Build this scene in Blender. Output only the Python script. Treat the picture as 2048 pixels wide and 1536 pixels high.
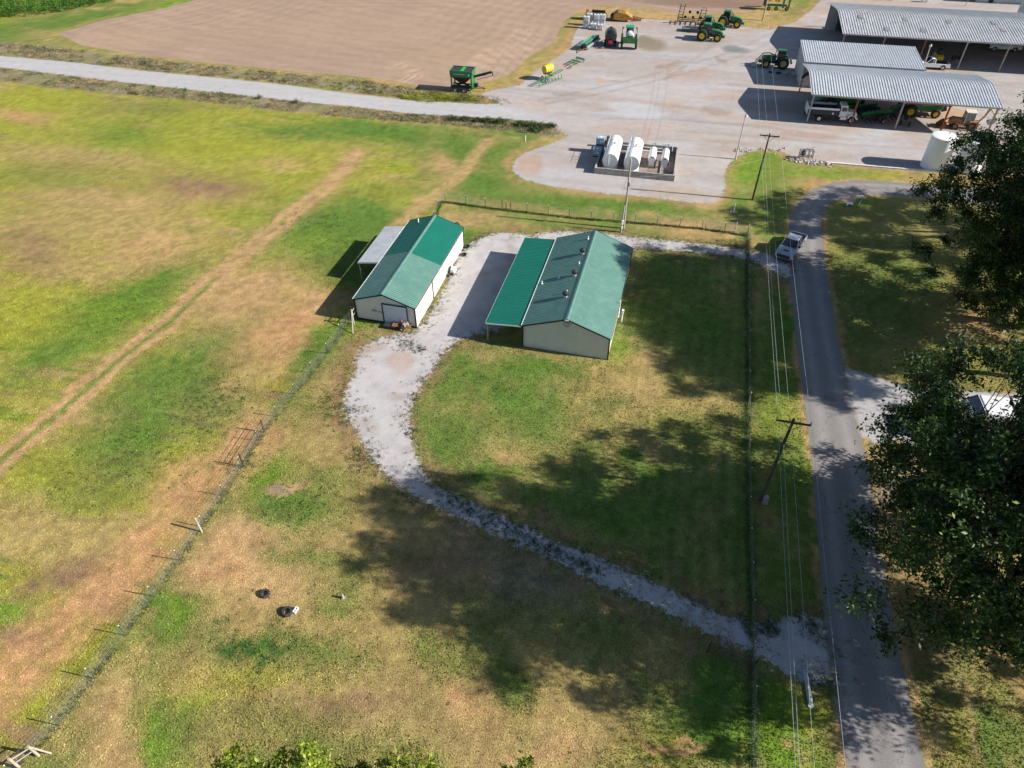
import bpy, math, random
import numpy as np
from mathutils import Vector, Matrix

for o in list(bpy.data.objects):
    bpy.data.objects.remove(o)
scene = bpy.context.scene
R = math.radians
COL = scene.collection

# ------------------------------------------------------------------ camera
CAM_H = 44.0
PITCH = R(42.27)
FPX = 1420.0
cam_d = bpy.data.cameras.new('camera')
cam = bpy.data.objects.new('camera', cam_d)
COL.objects.link(cam)
cam.location = (0, 0, CAM_H)
cam.rotation_euler = (R(90) - PITCH, 0, 0)
cam_d.sensor_width = 36
cam_d.lens = 36 * FPX / 2048
cam_d.clip_start = 0.5
cam_d.clip_end = 5000
scene.camera = cam

# ------------------------------------------------------------------ light
SUN_EL = R(29.3)
SUN_AZ = R(-11.2)                       # towards the sun, from +X counter-clockwise
world = bpy.data.worlds.new('World')
scene.world = world
world.use_nodes = True
nt = world.node_tree
bg = nt.nodes['Background']
sky = nt.nodes.new('ShaderNodeTexSky')
sky.sky_type = 'NISHITA'
sky.sun_disc = False
sky.sun_elevation = SUN_EL
sky.sun_rotation = R(90) - SUN_AZ
sky.air_density = 1.0
sky.dust_density = 0.6
sky.ozone_density = 1.6
nt.links.new(sky.outputs[0], bg.inputs[0])
bg.inputs[1].default_value = 0.066
sd_ = bpy.data.lights.new('sun', 'SUN')
sun = bpy.data.objects.new('sun', sd_)
COL.objects.link(sun)
to_sun = Vector((math.cos(SUN_AZ) * math.cos(SUN_EL), math.sin(SUN_AZ) * math.cos(SUN_EL), math.sin(SUN_EL)))
sun.rotation_euler = to_sun.to_track_quat('Z', 'Y').to_euler()
sun.location = (60, -20, 80)
sd_.energy = 5.0
sd_.angle = R(0.5)
sd_.color = (1.0, 0.94, 0.86)
scene.view_settings.view_transform = 'Standard'
scene.view_settings.look = 'None'
scene.view_settings.gamma = 1
scene.view_settings.exposure = 0.98

# ------------------------------------------------------------------ helpers
def at(px, py, z=0.0):
    """ground (or height z) point surveyed off the photograph"""
    a = (px - 1024) / FPX
    b = (768 - py) / FPX
    y = math.cos(PITCH) + b * math.sin(PITCH)
    d = -math.sin(PITCH) + b * math.cos(PITCH)
    t = (CAM_H - z) / -d
    return (a * t, y * t)

def heading(p, q):
    a, b = at(*p), at(*q)
    return math.atan2(b[1] - a[1], b[0] - a[0])

_m = {}
def mat(name, rgb, rough=0.6, metal=0.0, vary=0.18, scale=1.5, spec=0.4, bump=0.0, bscale=20, dirt=None, coat=0.0):
    if name in _m:
        return _m[name]
    m = bpy.data.materials.new(name)
    m.use_nodes = True
    n = m.node_tree.nodes
    l = m.node_tree.links
    b = n['Principled BSDF']
    tc = n.new('ShaderNodeTexCoord')
    no = n.new('ShaderNodeTexNoise')
    no.inputs['Scale'].default_value = scale
    no.inputs['Detail'].default_value = 6
    no.inputs['Roughness'].default_value = 0.65
    l.new(tc.outputs['Object'], no.inputs['Vector'])
    mr = n.new('ShaderNodeMapRange')
    mr.inputs[1].default_value = 0.3
    mr.inputs[2].default_value = 0.7
    mr.inputs[3].default_value = 1 - vary
    mr.inputs[4].default_value = 1 + vary
    l.new(no.outputs[0], mr.inputs[0])
    vm = n.new('ShaderNodeVectorMath')
    vm.operation = 'SCALE'
    vm.inputs[0].default_value = rgb
    l.new(mr.outputs[0], vm.inputs['Scale'])
    out = vm.outputs[0]
    if dirt:
        no2 = n.new('ShaderNodeTexNoise')
        no2.inputs['Scale'].default_value = scale * 2.7
        no2.inputs['Detail'].default_value = 8
        l.new(tc.outputs['Object'], no2.inputs['Vector'])
        m2 = n.new('ShaderNodeMapRange')
        m2.inputs[1].default_value = 0.48
        m2.inputs[2].default_value = 0.68
        m2.inputs[4].default_value = dirt[3]
        l.new(no2.outputs[0], m2.inputs[0])
        mx = n.new('ShaderNodeMix')
        mx.data_type = 'RGBA'
        l.new(m2.outputs[0], mx.inputs[0])
        l.new(out, mx.inputs[6])
        mx.inputs[7].default_value = (*dirt[:3], 1)
        out = mx.outputs[2]
    l.new(out, b.inputs['Base Color'])
    b.inputs['Roughness'].default_value = rough
    b.inputs['Metallic'].default_value = metal
    b.inputs['Specular IOR Level'].default_value = spec
    b.inputs['Coat Weight'].default_value = coat
    if bump:
        nb = n.new('ShaderNodeTexNoise')
        nb.inputs['Scale'].default_value = bscale
        nb.inputs['Detail'].default_value = 5
        l.new(tc.outputs['Object'], nb.inputs['Vector'])
        bp = n.new('ShaderNodeBump')
        bp.inputs['Strength'].default_value = bump
        bp.inputs['Distance'].default_value = 0.05
        l.new(nb.outputs[0], bp.inputs['Height'])
        l.new(bp.outputs[0], b.inputs['Normal'])
    _m[name] = m
    return m

def leaf_mat(name, dark, light, trans=0.3, sunlit=None, sunlit_frac=0.06):
    m = bpy.data.materials.new(name)
    m.use_nodes = True
    n = m.node_tree.nodes
    l = m.node_tree.links
    b = n['Principled BSDF']
    g = n.new('ShaderNodeNewGeometry')
    cr = n.new('ShaderNodeValToRGB')
    cr.color_ramp.elements[0].color = (*dark, 1)
    cr.color_ramp.elements[1].color = (*light, 1)
    if sunlit:  # brightest stop paints sunlit leaf tips into the colour
        e = cr.color_ramp.elements[1]
        e.position = 1 - sunlit_frac
        e2 = cr.color_ramp.elements.new(1.0)
        e2.color = (*sunlit, 1)
    l.new(g.outputs['Random Per Island'], cr.inputs[0])
    tc = n.new('ShaderNodeTexCoord')
    no = n.new('ShaderNodeTexNoise')
    no.inputs['Scale'].default_value = 0.55
    no.inputs['Detail'].default_value = 4
    l.new(tc.outputs['Object'], no.inputs['Vector'])
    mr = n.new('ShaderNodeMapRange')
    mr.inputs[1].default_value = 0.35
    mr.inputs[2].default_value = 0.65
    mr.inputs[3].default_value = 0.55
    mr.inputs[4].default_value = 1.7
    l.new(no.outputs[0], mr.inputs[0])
    vm = n.new('ShaderNodeVectorMath')
    vm.operation = 'SCALE'
    l.new(cr.outputs[0], vm.inputs[0])
    l.new(mr.outputs[0], vm.inputs['Scale'])
    l.new(vm.outputs[0], b.inputs['Base Color'])
    b.inputs['Roughness'].default_value = 0.5
    b.inputs['Specular IOR Level'].default_value = 0.3
    tr = n.new('ShaderNodeBsdfTranslucent')
    l.new(vm.outputs[0], tr.inputs[0])
    mx = n.new('ShaderNodeMixShader')
    mx.inputs[0].default_value = trans
    l.new(b.outputs[0], mx.inputs[1])
    l.new(tr.outputs[0], mx.inputs[2])
    l.new(mx.outputs[0], n['Material Output'].inputs[0])
    return m

def tag(o, label=None, cat=None, group=None, kind=None):
    if label: o['label'] = label
    if cat: o['category'] = cat
    if group: o['group'] = group
    if kind: o['kind'] = kind
    return o

def thing(name, label, cat, loc=(0, 0, 0), rz=0.0, group=None):
    o = bpy.data.objects.new(name, None)
    o.empty_display_size = 0.3
    COL.objects.link(o)
    o.location = (loc[0], loc[1], loc[2] if len(loc) > 2 else 0)
    o.rotation_euler = (0, 0, rz)
    return tag(o, label, cat, group)

def copy_tree(o, parent=None, loc=None, rz=None, label=None):
    c = o.copy()
    COL.objects.link(c)
    c.parent = parent
    for ch in list(o.children):
        copy_tree(ch, c)
    if loc is not None: c.location = (loc[0], loc[1], loc[2] if len(loc) > 2 else 0)
    if rz is not None: c.rotation_euler = (0, 0, rz)
    if label: c['label'] = label
    return c

class MB:
    def __init__(s):
        s.v = []; s.f = []; s.mi = []
    def add(s, vs, fs, m=0):
        o = len(s.v)
        s.v += [tuple(p) for p in vs]
        s.f += [tuple(i + o for i in f) for f in fs]
        s.mi += [m] * len(fs)
        return s
    def box(s, c, d, rz=0, ry=0, rx=0, m=0, top=(1, 1), shift=(0, 0)):
        hx, hy, hz = d[0] / 2, d[1] / 2, d[2] / 2
        vs = []
        M = Matrix.Rotation(rz, 3, 'Z') @ Matrix.Rotation(ry, 3, 'Y') @ Matrix.Rotation(rx, 3, 'X')
        for z in (-1, 1):
            tx, ty = (1, 1) if z < 0 else top
            sx, sy = (0, 0) if z < 0 else shift
            for x, y in ((-1, -1), (1, -1), (1, 1), (-1, 1)):
                p = M @ Vector((x * hx * tx + sx, y * hy * ty + sy, z * hz))
                vs.append((p.x + c[0], p.y + c[1], p.z + c[2]))
        return s.add(vs, [(3, 2, 1, 0), (4, 5, 6, 7), (0, 1, 5, 4), (1, 2, 6, 5), (2, 3, 7, 6), (3, 0, 4, 7)], m)
    def cyl(s, p0, p1, r0, r1=None, n=10, m=0, cap=True):
        if r1 is None: r1 = r0
        p0 = Vector(p0); p1 = Vector(p1)
        d = (p1 - p0)
        if d.length < 1e-6: return s
        d.normalize()
        a = d.orthogonal().normalized()
        b = d.cross(a)
        vs = []
        for p, r in ((p0, r0), (p1, r1)):
            for i in range(n):
                t = 2 * math.pi * i / n
                vs.append(p + (a * math.cos(t) + b * math.sin(t)) * r)
        fs = [(i, (i + 1) % n, n + (i + 1) % n, n + i) for i in range(n)]
        if cap:
            fs += [tuple(range(n - 1, -1, -1)), tuple(range(n, 2 * n))]
        return s.add(vs, fs, m)
    def tube(s, pts, r, n=6, m=0):
        for a, b in zip(pts[:-1], pts[1:]):
            s.cyl(a, b, r, r, n, m)
        return s
    def lathe(s, prof, c, axis='y', n=20, m=0):
        """prof [(r, h)]; axis y or z or x, closed by its ends"""
        vs = []
        for r, h in prof:
            for i in range(n):
                t = 2 * math.pi * i / n
                u, w = r * math.cos(t), r * math.sin(t)
                p = (u, h, w) if axis == 'y' else ((u, w, h) if axis == 'z' else (h, u, w))
                vs.append((p[0] + c[0], p[1] + c[1], p[2] + c[2]))
        fs = []
        for k in range(len(prof) - 1):
            for i in range(n):
                a = k * n + i; b = k * n + (i + 1) % n
                fs.append((a, b, b + n, a + n))
        fs.append(tuple(range(n))); fs.append(tuple((len(prof) - 1) * n + i for i in range(n)))
        return s.add(vs, fs, m)
    def prism(s, prof, y0, y1, m=0, inset=0.0):
        """outline in (x, z) pushed from y0 to y1"""
        n = len(prof)
        vs = [(x, y0, z) for x, z in prof] + [(x, y1, z) for x, z in prof]
        fs = [tuple(range(n)), tuple(range(2 * n - 1, n - 1, -1))]
        fs += [(i, n + i, n + (i + 1) % n, (i + 1) % n) for i in range(n)]
        return s.add(vs, fs, m)
    def quad(s, a, b, c, d, m=0):
        return s.add([a, b, c, d], [(0, 1, 2, 3)], m)
    def build(s, name, ms, parent=None, loc=None, rz=None, smooth=False, bevel=0, solid=0, label=None):
        me = bpy.data.meshes.new(name)
        me.from_pydata(s.v, [], s.f)
        if not isinstance(ms, (list, tuple)): ms = [ms]
        for k in ms: me.materials.append(k)
        if len(ms) > 1:
            me.polygons.foreach_set('material_index', s.mi)
        import bmesh
        bm = bmesh.new(); bm.from_mesh(me)
        bmesh.ops.recalc_face_normals(bm, faces=bm.faces)
        bm.to_mesh(me); bm.free()
        if smooth:
            me.polygons.foreach_set('use_smooth', [True] * len(me.polygons))
            me.set_sharp_from_angle(angle=R(40))
        o = bpy.data.objects.new(name, me)
        COL.objects.link(o)
        o.parent = parent
        if loc is not None: o.location = loc
        if rz is not None: o.rotation_euler = (0, 0, rz)
        if bevel:
            b = o.modifiers.new('bevel', 'BEVEL'); b.width = bevel; b.segments = 2; b.limit_method = 'ANGLE'; b.angle_limit = R(35)
        if solid:
            b = o.modifiers.new('solid', 'SOLIDIFY'); b.thickness = solid; b.offset = -1
        if label: o['label'] = label
        return o

def np_mesh(name, verts, faces, ms, parent=None, nside=4):
    me = bpy.data.meshes.new(name)
    nv, nf = len(verts), len(faces)
    me.vertices.add(nv)
    me.vertices.foreach_set('co', np.asarray(verts, np.float32).ravel())
    me.loops.add(nf * nside)
    me.loops.foreach_set('vertex_index', np.asarray(faces, np.int32).ravel())
    me.polygons.add(nf)
    me.polygons.foreach_set('loop_start', np.arange(nf, dtype=np.int32) * nside)
    me.update(calc_edges=True)
    for k in (ms if isinstance(ms, (list, tuple)) else [ms]): me.materials.append(k)
    o = bpy.data.objects.new(name, me)
    COL.objects.link(o)
    o.parent = parent
    return o

# ------------------------------------------------------------------ noise for laying out the ground cover
def _hash(ix, iy, seed):
    h = (ix.astype(np.int64) * 374761393 + iy.astype(np.int64) * 668265263 + seed * 1442695041) & 0xFFFFFFFF
    h = ((h ^ (h >> 13)) * 1274126177) & 0xFFFFFFFF
    return ((h ^ (h >> 16)) & 0xFFFF) / 65535.0

def vnoise(x, y, seed=0):
    ix = np.floor(x); iy = np.floor(y)
    fx = x - ix; fy = y - iy
    fx = fx * fx * (3 - 2 * fx); fy = fy * fy * (3 - 2 * fy)
    a = _hash(ix, iy, seed); b = _hash(ix + 1, iy, seed); c = _hash(ix, iy + 1, seed); d = _hash(ix + 1, iy + 1, seed)
    return (a * (1 - fx) + b * fx) * (1 - fy) + (c * (1 - fx) + d * fx) * fy

def fbm(x, y, seed=0, octv=4):
    s = 0; a = 0.5; t = 0
    for k in range(octv):
        s = s + a * vnoise(x, y, seed + k * 17); t += a
        x = x * 2.03 + 11.3; y = y * 2.03 - 7.1; a *= 0.5
    return s / t

def W(pts):
    return np.array([at(*p) for p in pts])

def sdist(px, py, poly):
    """signed distance to a polygon, positive inside, far points clipped to -6"""
    out = np.full(px.shape, -6.0)
    lo = poly.min(0) - 6; hi = poly.max(0) + 6
    idx = np.where((px > lo[0]) & (px < hi[0]) & (py > lo[1]) & (py < hi[1]))[0]
    if len(idx) == 0: return out
    x = px[idx]; y = py[idx]
    d = np.full(x.shape, 1e9); ins = np.zeros(x.shape, bool)
    n = len(poly)
    for i in range(n):
        ax, ay = poly[i]; bx, by = poly[(i + 1) % n]
        ex, ey = bx - ax, by - ay
        t = np.clip(((x - ax) * ex + (y - ay) * ey) / (ex * ex + ey * ey + 1e-12), 0, 1)
        d = np.minimum(d, (x - ax - t * ex) ** 2 + (y - ay - t * ey) ** 2)
        c = ((ay > y) != (by > y)) & (x < (bx - ax) * (y - ay) / ((by - ay) if by != ay else 1e-12) + ax)
        ins ^= c
    d = np.sqrt(d)
    out[idx] = np.clip(np.where(ins, d, -d), -6, 30)
    return out

def ldist(px, py, line):
    d = np.full(px.shape, 1e9)
    for (ax, ay), (bx, by) in zip(line[:-1], line[1:]):
        ex, ey = bx - ax, by - ay
        t = np.clip(((px - ax) * ex + (py - ay) * ey) / (ex * ex + ey * ey + 1e-12), 0, 1)
        d = np.minimum(d, np.hypot(px - ax - t * ex, py - ay - t * ey))
    return d

P_ROAD = W([(-400, 85), (0, 112), (142, 124), (290, 142), (450, 157), (581, 171), (700, 187), (820, 200), (949, 208), (1010, 208), (1200, 215),
            (1200, 262), (1135, 262), (1099, 247), (1056, 241), (970, 235), (820, 227), (700, 212), (615, 205), (444, 186), (205, 160), (0, 134), (-400, 108)])
P_YARD = W([(1000, 206), (972, 196), (960, 188), (985, 180), (1040, 170), (1060, 152), (1085, 130), (1110, 118), (1140, 96), (1148, 70), (1158, 52), (1185, 42),
            (1290, 38), (1360, 42), (1440, 52), (1500, 54), (1540, 60), (1590, 44), (1625, 18), (1650, -10), (1670, -60), (2500, -60), (2500, 345), (2100, 350),
            (1900, 348), (1760, 336), (1700, 331), (1650, 322), (1600, 320), (1560, 302), (1520, 298), (1475, 312), (1455, 330), (1450, 350), (1450, 378), (1440, 400), (1420, 408),
            (1370, 404), (1300, 394), (1200, 386), (1110, 374), (1050, 360), (1026, 345), (1026, 326), (1044, 308), (1075, 296), (1100, 288), (1135, 272), (1112, 258), (1099, 247), (1050, 225)])
P_FIELD = W([(118, 66), (200, 42), (330, 16), (430, -10), (520, -50), (1560, -50), (1545, 0), (1500, 22), (1430, 26), (1345, 26), (1290, 16), (1210, 12), (1160, 20), (1125, 45),
             (1108, 85), (1060, 112), (1020, 148), (985, 160), (950, 172), (930, 182), (860, 176), (780, 160), (700, 152), (560, 140), (400, 124), (250, 106), (160, 90)])
P_LANE = W([(1694, 1536), (1700, 1700), (1870, 1700), (1850, 1536), (1816, 1380), (1795, 1290), (1775, 1180), (1758, 1080), (1740, 960), (1724, 880), (1706, 800), (1690, 738),
            (1672, 660), (1658, 570), (1647, 500), (1644, 440), (1652, 415), (1672, 400), (1698, 392), (1740, 389), (1800, 392), (1860, 398), (1950, 408), (2200, 430),
            (2200, 392), (1950, 376), (1870, 372), (1800, 365), (1720, 361), (1665, 365), (1625, 379), (1597, 405), (1581, 430), (1577, 470), (1579, 540), (1586, 620), (1596, 700),
            (1606, 780), (1616, 850), (1625, 940), (1635, 1060), (1645, 1180), (1652, 1290), (1664, 1380), (1680, 1460)])
P_SIDE = W([(1688, 736), (1740, 750), (1790, 768), (1860, 778), (1960, 784), (2120, 795), (2300, 800), (2300, 1010), (2100, 960), (1900, 905), (1800, 882), (1750, 885), (1722, 872), (1705, 800)])
P_DRIVE = W([(922, 503), (945, 486), (972, 472), (1005, 466), (1045, 468), (1068, 474), (1080, 466), (1130, 462), (1190, 466), (1280, 476), (1370, 485), (1450, 493), (1520, 506), (1575, 515), (1590, 540), (1575, 556),
             (1545, 540), (1500, 520), (1440, 508), (1340, 500), (1240, 494), (1200, 520), (1060, 620), (1000, 660), (950, 668), (915, 682), (890, 702), (872, 730), (848, 762), (828, 790), (818, 826), (822, 872), (834, 918),
             (856, 962), (890, 984), (940, 1004), (990, 1030), (1060, 1062), (1120, 1090), (1180, 1106), (1230, 1132), (1290, 1158), (1350, 1186), (1400, 1212), (1455, 1236), (1500, 1246), (1560, 1240), (1600, 1234),
             (1640, 1236), (1670, 1300), (1680, 1360), (1655, 1372), (1620, 1366), (1570, 1342), (1500, 1304), (1440, 1276), (1380, 1246), (1320, 1216), (1250, 1186), (1180, 1158), (1110, 1120),
             (1060, 1096), (1000, 1070), (930, 1040), (870, 1012), (820, 986), (775, 952), (738, 912), (722, 876), (700, 846), (686, 812), (696, 775), (712, 738), (712, 704), (740, 684), (790, 668),
             (832, 662), (856, 636), (890, 578)])
P_SLAB = W([(1680, 398), (1702, 393), (1716, 392), (1707, 408), (1688, 404)])
P_BARE = W([(545, 1958), (600, 1957), (622, 1968)])
P_LOOP = W([(-2, -2), (-1, -2), (-1, -1)])

# ---- albedo palette
YG = (0.215, 0.220, 0.028); GR = (0.078, 0.140, 0.022); DG = (0.040, 0.095, 0.018); ST = (0.270, 0.205, 0.075); TN = (0.330, 0.215, 0.100)
BR = (0.200, 0.125, 0.070); RD = (0.350, 0.200, 0.095); OL = (0.150, 0.150, 0.040); GY = (0.190, 0.165, 0.120); BG = (0.118, 0.188, 0.020); MG = (0.105, 0.145, 0.030)
PASTURE = W([(-900, 160), (0, 165), (250, 190), (500, 215), (700, 237), (780, 245), (885, 400), (870, 440), (700, 640), (620, 740), (520, 870), (400, 1060), (230, 1290), (30, 1536), (-100, 1700), (-1500, 1700)])
ROUGH_S = W([(-500, 108), (0, 134), (205, 160), (444, 186), (615, 205), (820, 228), (970, 236), (1056, 242), (1130, 262), (1100, 272), (1020, 262), (860, 248), (700, 236), (500, 214), (250, 188), (0, 165), (-500, 140)])
ROUGH_N = W([(-500, 60), (0, 84), (120, 96), (250, 112), (400, 130), (560, 146), (700, 158), (860, 180), (950, 186), (1005, 206), (949, 207), (820, 198), (700, 185), (581, 169), (290, 140), (0, 110), (-500, 82)])
LAWN = W([(822, 790), (960, 690), (1290, 480), (1500, 480), (1500, 1240), (1180, 1100), (900, 985)])
STRIP = W([(1505, 300), (1580, 440), (1600, 800), (1650, 1240), (1690, 1700), (1505, 1700)])
RIGHTLAWN = W([(1655, 415), (1700, 395), (1860, 402), (2400, 440), (2400, 800), (1900, 780), (1740, 745), (1690, 735), (1650, 480)])

# (px, py, half width px, half height px, tilt deg, colour, strength)
BLOBS = [
 (320, 300, 330, 60, 0, YG, .8), (90, 205, 130, 30, 0, YG, .8), (560, 350, 150, 45, -20, YG, .6), (300, 215, 120, 14, 0, OL, .6), (250, 270, 90, 30, 0, GR, .4), (600, 265, 120, 16, 4, GR, .6), (760, 262, 120, 16, 6, GR, .9), (920, 300, 130, 30, 8, GR, .7), (1010, 340, 60, 40, 0, MG, .6),
 (40, 232, 60, 12, 8, RD, .6), (150, 315, 200, 22, 5, ST, .8), (420, 375, 110, 22, 4, BR, .75), (230, 400, 160, 22, 3, TN, .6), (560, 330, 60, 12, 0, TN, .4),
 (60, 490, 70, 60, 0, BR, .55), (170, 440, 160, 40, 0, ST, .7), (330, 500, 120, 60, 0, TN, .55), (60, 600, 130, 50, 0, YG, .55), (100, 350, 120, 30, 0, OL, .5),
 (640, 470, 110, 60, 0, GR, .95), (620, 500, 70, 30, 0, BG, .6), (740, 440, 70, 40, 20, GR, .85), (700, 540, 60, 50, 20, DG, .6), (820, 420, 60, 12, -45, TN, .7), (900, 340, 20, 50, -40, TN, .7),
 (270, 590, 140, 34, -20, GR, .95), (210, 640, 120, 38, -25, BG, .7), (120, 700, 120, 35, -30, GR, .6), (70, 640, 90, 40, 0, YG, .5),
 (500, 600, 120, 60, -25, TN, .8), (560, 690, 110, 50, -20, RD, .7), (600, 640, 70, 30, -30, RD, .8), (640, 600, 30, 22, 0, TN, .7),
 (340, 740, 160, 50, -30, GR, .6), (430, 790, 70, 45, -10, DG, .75), (300, 800, 110, 40, -30, MG, .6), (250, 900, 180, 70, -30, GR, .65), (180, 950, 100, 50, 0, OL, .5), (480, 760, 80, 30, -40, ST, .5),
 (60, 920, 90, 60, 0, YG, .5), (60, 1060, 120, 50, 0, ST, .8), (130, 1140, 110, 34, -30, BR, .75), (30, 1230, 45, 30, 0, BG, .9), (230, 1070, 120, 34, -10, ST, .7), (30, 1290, 60, 40, 0, BR, .6),
 (480, 880, 70, 26, -50, TN, .85), (360, 960, 60, 30, -35, RD, .5), (420, 1000, 60, 26, -50, GR, .6), (420, 930, 40, 12, -40, GR, .8),
 (630, 700, 50, 34, -40, GR, .8), (670, 660, 40, 18, 0, BG, .6), (740, 650, 60, 12, 5, BG, .7), (640, 820, 50, 40, -30, OL, .7), (700, 735, 40, 40, -30, BR, .4), (640, 900, 90, 60, 0, ST, .6), (680, 820, 30, 50, 0, BR, .45),
 (540, 960, 50, 40, -50, BG, .9), (600, 1010, 90, 34, -10, GR, .9), (670, 980, 60, 40, 0, MG, .6), (560, 1040, 70, 24, 0, GR, .7), (760, 1020, 80, 40, 20, ST, .8),
 (470, 1110, 90, 70, 0, TN, .85), (560, 1150, 60, 50, 0, TN, .6), (430, 1150, 40, 30, 0, RD, .5), (560, 1130, 40, 24, 0, GR, .5), (640, 1130, 60, 24, 0, MG, .5), (350, 1220, 60, 50, -40, MG, .8), (360, 1220, 26, 24, 0, BG, .7),
 (500, 1300, 100, 28, 6, DG, .7), (640, 1310, 90, 26, 8, MG, .5), (520, 1360, 120, 24, 4, YG, .5), (400, 1390, 60, 30, 0, YG, .5), (330, 1480, 60, 60, 0, BG, .8), (360, 1440, 60, 60, 0, GR, .5),
 (560, 1450, 160, 50, 0, OL, .6), (700, 1400, 160, 40, 5, BR, .45), (900, 1480, 260, 60, 0, TN, .5), (700, 1500, 200, 40, 0, MG, .45), (950, 1400, 120, 26, 10, RD, .35), (820, 1200, 80, 60, 10, ST, .6),
 (1180, 1440, 160, 40, 6, ST, .6), (1100, 1510, 130, 30, 0, TN, .5), (1330, 1500, 70, 40, 0, YG, .5), (1440, 1480, 60, 70, 0, GR, .75), (1560, 1460, 90, 90, 0, BG, .95), (1640, 1430, 40, 30, 0, YG, .5), (1430, 1400, 90, 60, 0, GR, .8), (1310, 1495, 34, 5, 20, RD, .95), (1380, 1505, 40, 8, 5, RD, .95), (1450, 1350, 60, 40, 20, GR, .8),
 (905, 1403, 12, 5, 0, RD, .9), (1600, 1510, 10, 24, 0, TN, .5),
 (1000, 770, 150, 50, 12, GR, .65), (1000, 880, 110, 40, 8, ST, .55), (900, 860, 70, 50, 0, MG, .7), (880, 900, 60, 30, 0, GR, .5), (1080, 850, 120, 40, 0, GR, .45), (1010, 700, 60, 16, 6, GR, .6), (1060, 716, 110, 14, 8, TN, .55), (1110, 740, 110, 20, 8, GR, .7),
 (1280, 720, 60, 26, 0, TN, .6), (1240, 700, 26, 20, 0, BG, .8), (1240, 760, 80, 40, 0, ST, .7), (1310, 790, 30, 80, 0, TN, .5), (1400, 800, 80, 50, 0, ST, .6), (1270, 850, 100, 40, 0, ST, .6), (1380, 860, 100, 30, 0, MG, .5),
 (1340, 560, 60, 60, 0, MG, .6), (1410, 640, 80, 90, 0, GR, .55), (1530, 760, 30, 90, 0, MG, .6), (1560, 820, 40, 50, 0, YG, .5), (1560, 700, 30, 120, 0, GR, .6), (1020, 915, 40, 10, 10, RD, .4),
 (1050, 1150, 160, 60, 20, GY, .55), (900, 1120, 140, 60, 10, BR, .5), (1150, 1250, 200, 60, 10, OL, .5), (1250, 1010, 260, 70, 5, GR, .45),
 (1010, 395, 200, 12, 5, MG, .5), (1100, 400, 160, 14, 5, GR, .6), (1240, 412, 160, 10, 4, GR, .8), (950, 365, 50, 20, 10, GR, .95), (1020, 430, 140, 10, 5, GR, .5), (950, 440, 60, 14, 0, TN, .5), (1000, 450, 90, 12, 0, ST, .6), (910, 462, 30, 16, 0, TN, .4), (935, 470, 40, 20, 0, GR, .8), (935, 443, 14, 5, 0, RD, .8), (1120, 450, 120, 10, 3, MG, .6),
 (1500, 340, 60, 36, 0, BG, .85), (1530, 310, 50, 14, 0, BG, .8), (1640, 345, 120, 12, 4, BG, .6), (1560, 400, 30, 50, 0, MG, .6), (1480, 410, 40, 26, 0, GR, .6), (1620, 362, 26, 6, 0, RD, .7), (1780, 348, 60, 8, 0, YG, .7), (1430, 404, 26, 6, 0, TN, .8), (1850, 360, 80, 8, 0, ST, .7),
 (1800, 450, 160, 50, 0, OL, .8), (1840, 470, 120, 30, 0, ST, .45), (1720, 405, 60, 8, 0, BG, .4), (1900, 620, 90, 50, 0, ST, .6), (1960, 660, 60, 30, 0, RD, .5), (1790, 560, 100, 90, 0, MG, .6), (1890, 720, 60, 20, 0, YG, .5),
 (1890, 1460, 30, 90, -12, OL, .8), (1905, 1490, 30, 60, -10, YG, .4), (2000, 1490, 60, 60, 0, MG, .6), (1960, 1480, 9, 90, -14, TN, .5), (1790, 960, 50, 60, 0, GY, .6), (1860, 1250, 80, 120, 0, BR, .5),
 (60, 100, 90, 10, 8, ST, .5), (100, 62, 110, 26, 6, GR, .8), (90, 70, 60, 14, 8, ST, .7), (350, 6, 140, 9, -14, BG, .8), (180, 34, 100, 12, -8, GR, .8), (-60, 60, 90, 30, 0, GR, .8), (10, 30, 40, 14, 0, YG, .5),
 (1010, 160, 60, 10, -22, YG, .35), (1130, 100, 30, 26, 0, TN, .5), (1210, 20, 70, 7, 3, TN, .9), (1340, 32, 80, 6, 3, TN, .8), (1170, 76, 22, 6, 0, BG, .7), (1560, 34, 60, 14, -10, ST, .7), (1600, 20, 30, 16, 0, OL, .6), (1790, 5, 200, 7, 2, BG, .6),
 (580, 972, 34, 13, 0, TN, 1.2), (575, 972, 22, 8, 0, GY, .8),
 (870, 195, 80, 8, 4, YG, .9), (820, 188, 80, 6, 4, YG, .6), (1060, 255, 60, 8, 8, DG, .5),
]
def blob_world(b):
    px, py, rx, ry, tilt, c, s = b
    t = R(tilt)
    ux = (math.cos(t) * rx, math.sin(t) * rx); uy = (-math.sin(t) * ry, math.cos(t) * ry)
    o = np.array(at(px, py))
    a = (np.array(at(px + ux[0], py + ux[1])) - np.array(at(px - ux[0], py - ux[1]))) / 2
    d = (np.array(at(px + uy[0], py + uy[1])) - np.array(at(px - uy[0], py - uy[1]))) / 2
    return o, np.linalg.inv(np.array([a, d]).T), np.array(c), s
BW = [blob_world(b) for b in BLOBS]
TRACK1 = W([(712, 300), (690, 330), (640, 380), (570, 430), (500, 488), (415, 560), (330, 640), (235, 708), (140, 790), (60, 855), (-60, 950)])
TRACK2 = W([(720, 310), (700, 336), (655, 386), (585, 440), (520, 492), (440, 562), (355, 645), (262, 716), (165, 800), (90, 866), (-30, 966)])
TRACK3 = W([(520, 870), (440, 940), (340, 1050), (270, 1130), (190, 1210), (100, 1290), (0, 1380), (-200, 1540)])
TRACK4 = W([(975, 280), (930, 340), (880, 385), (830, 425)])
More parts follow.
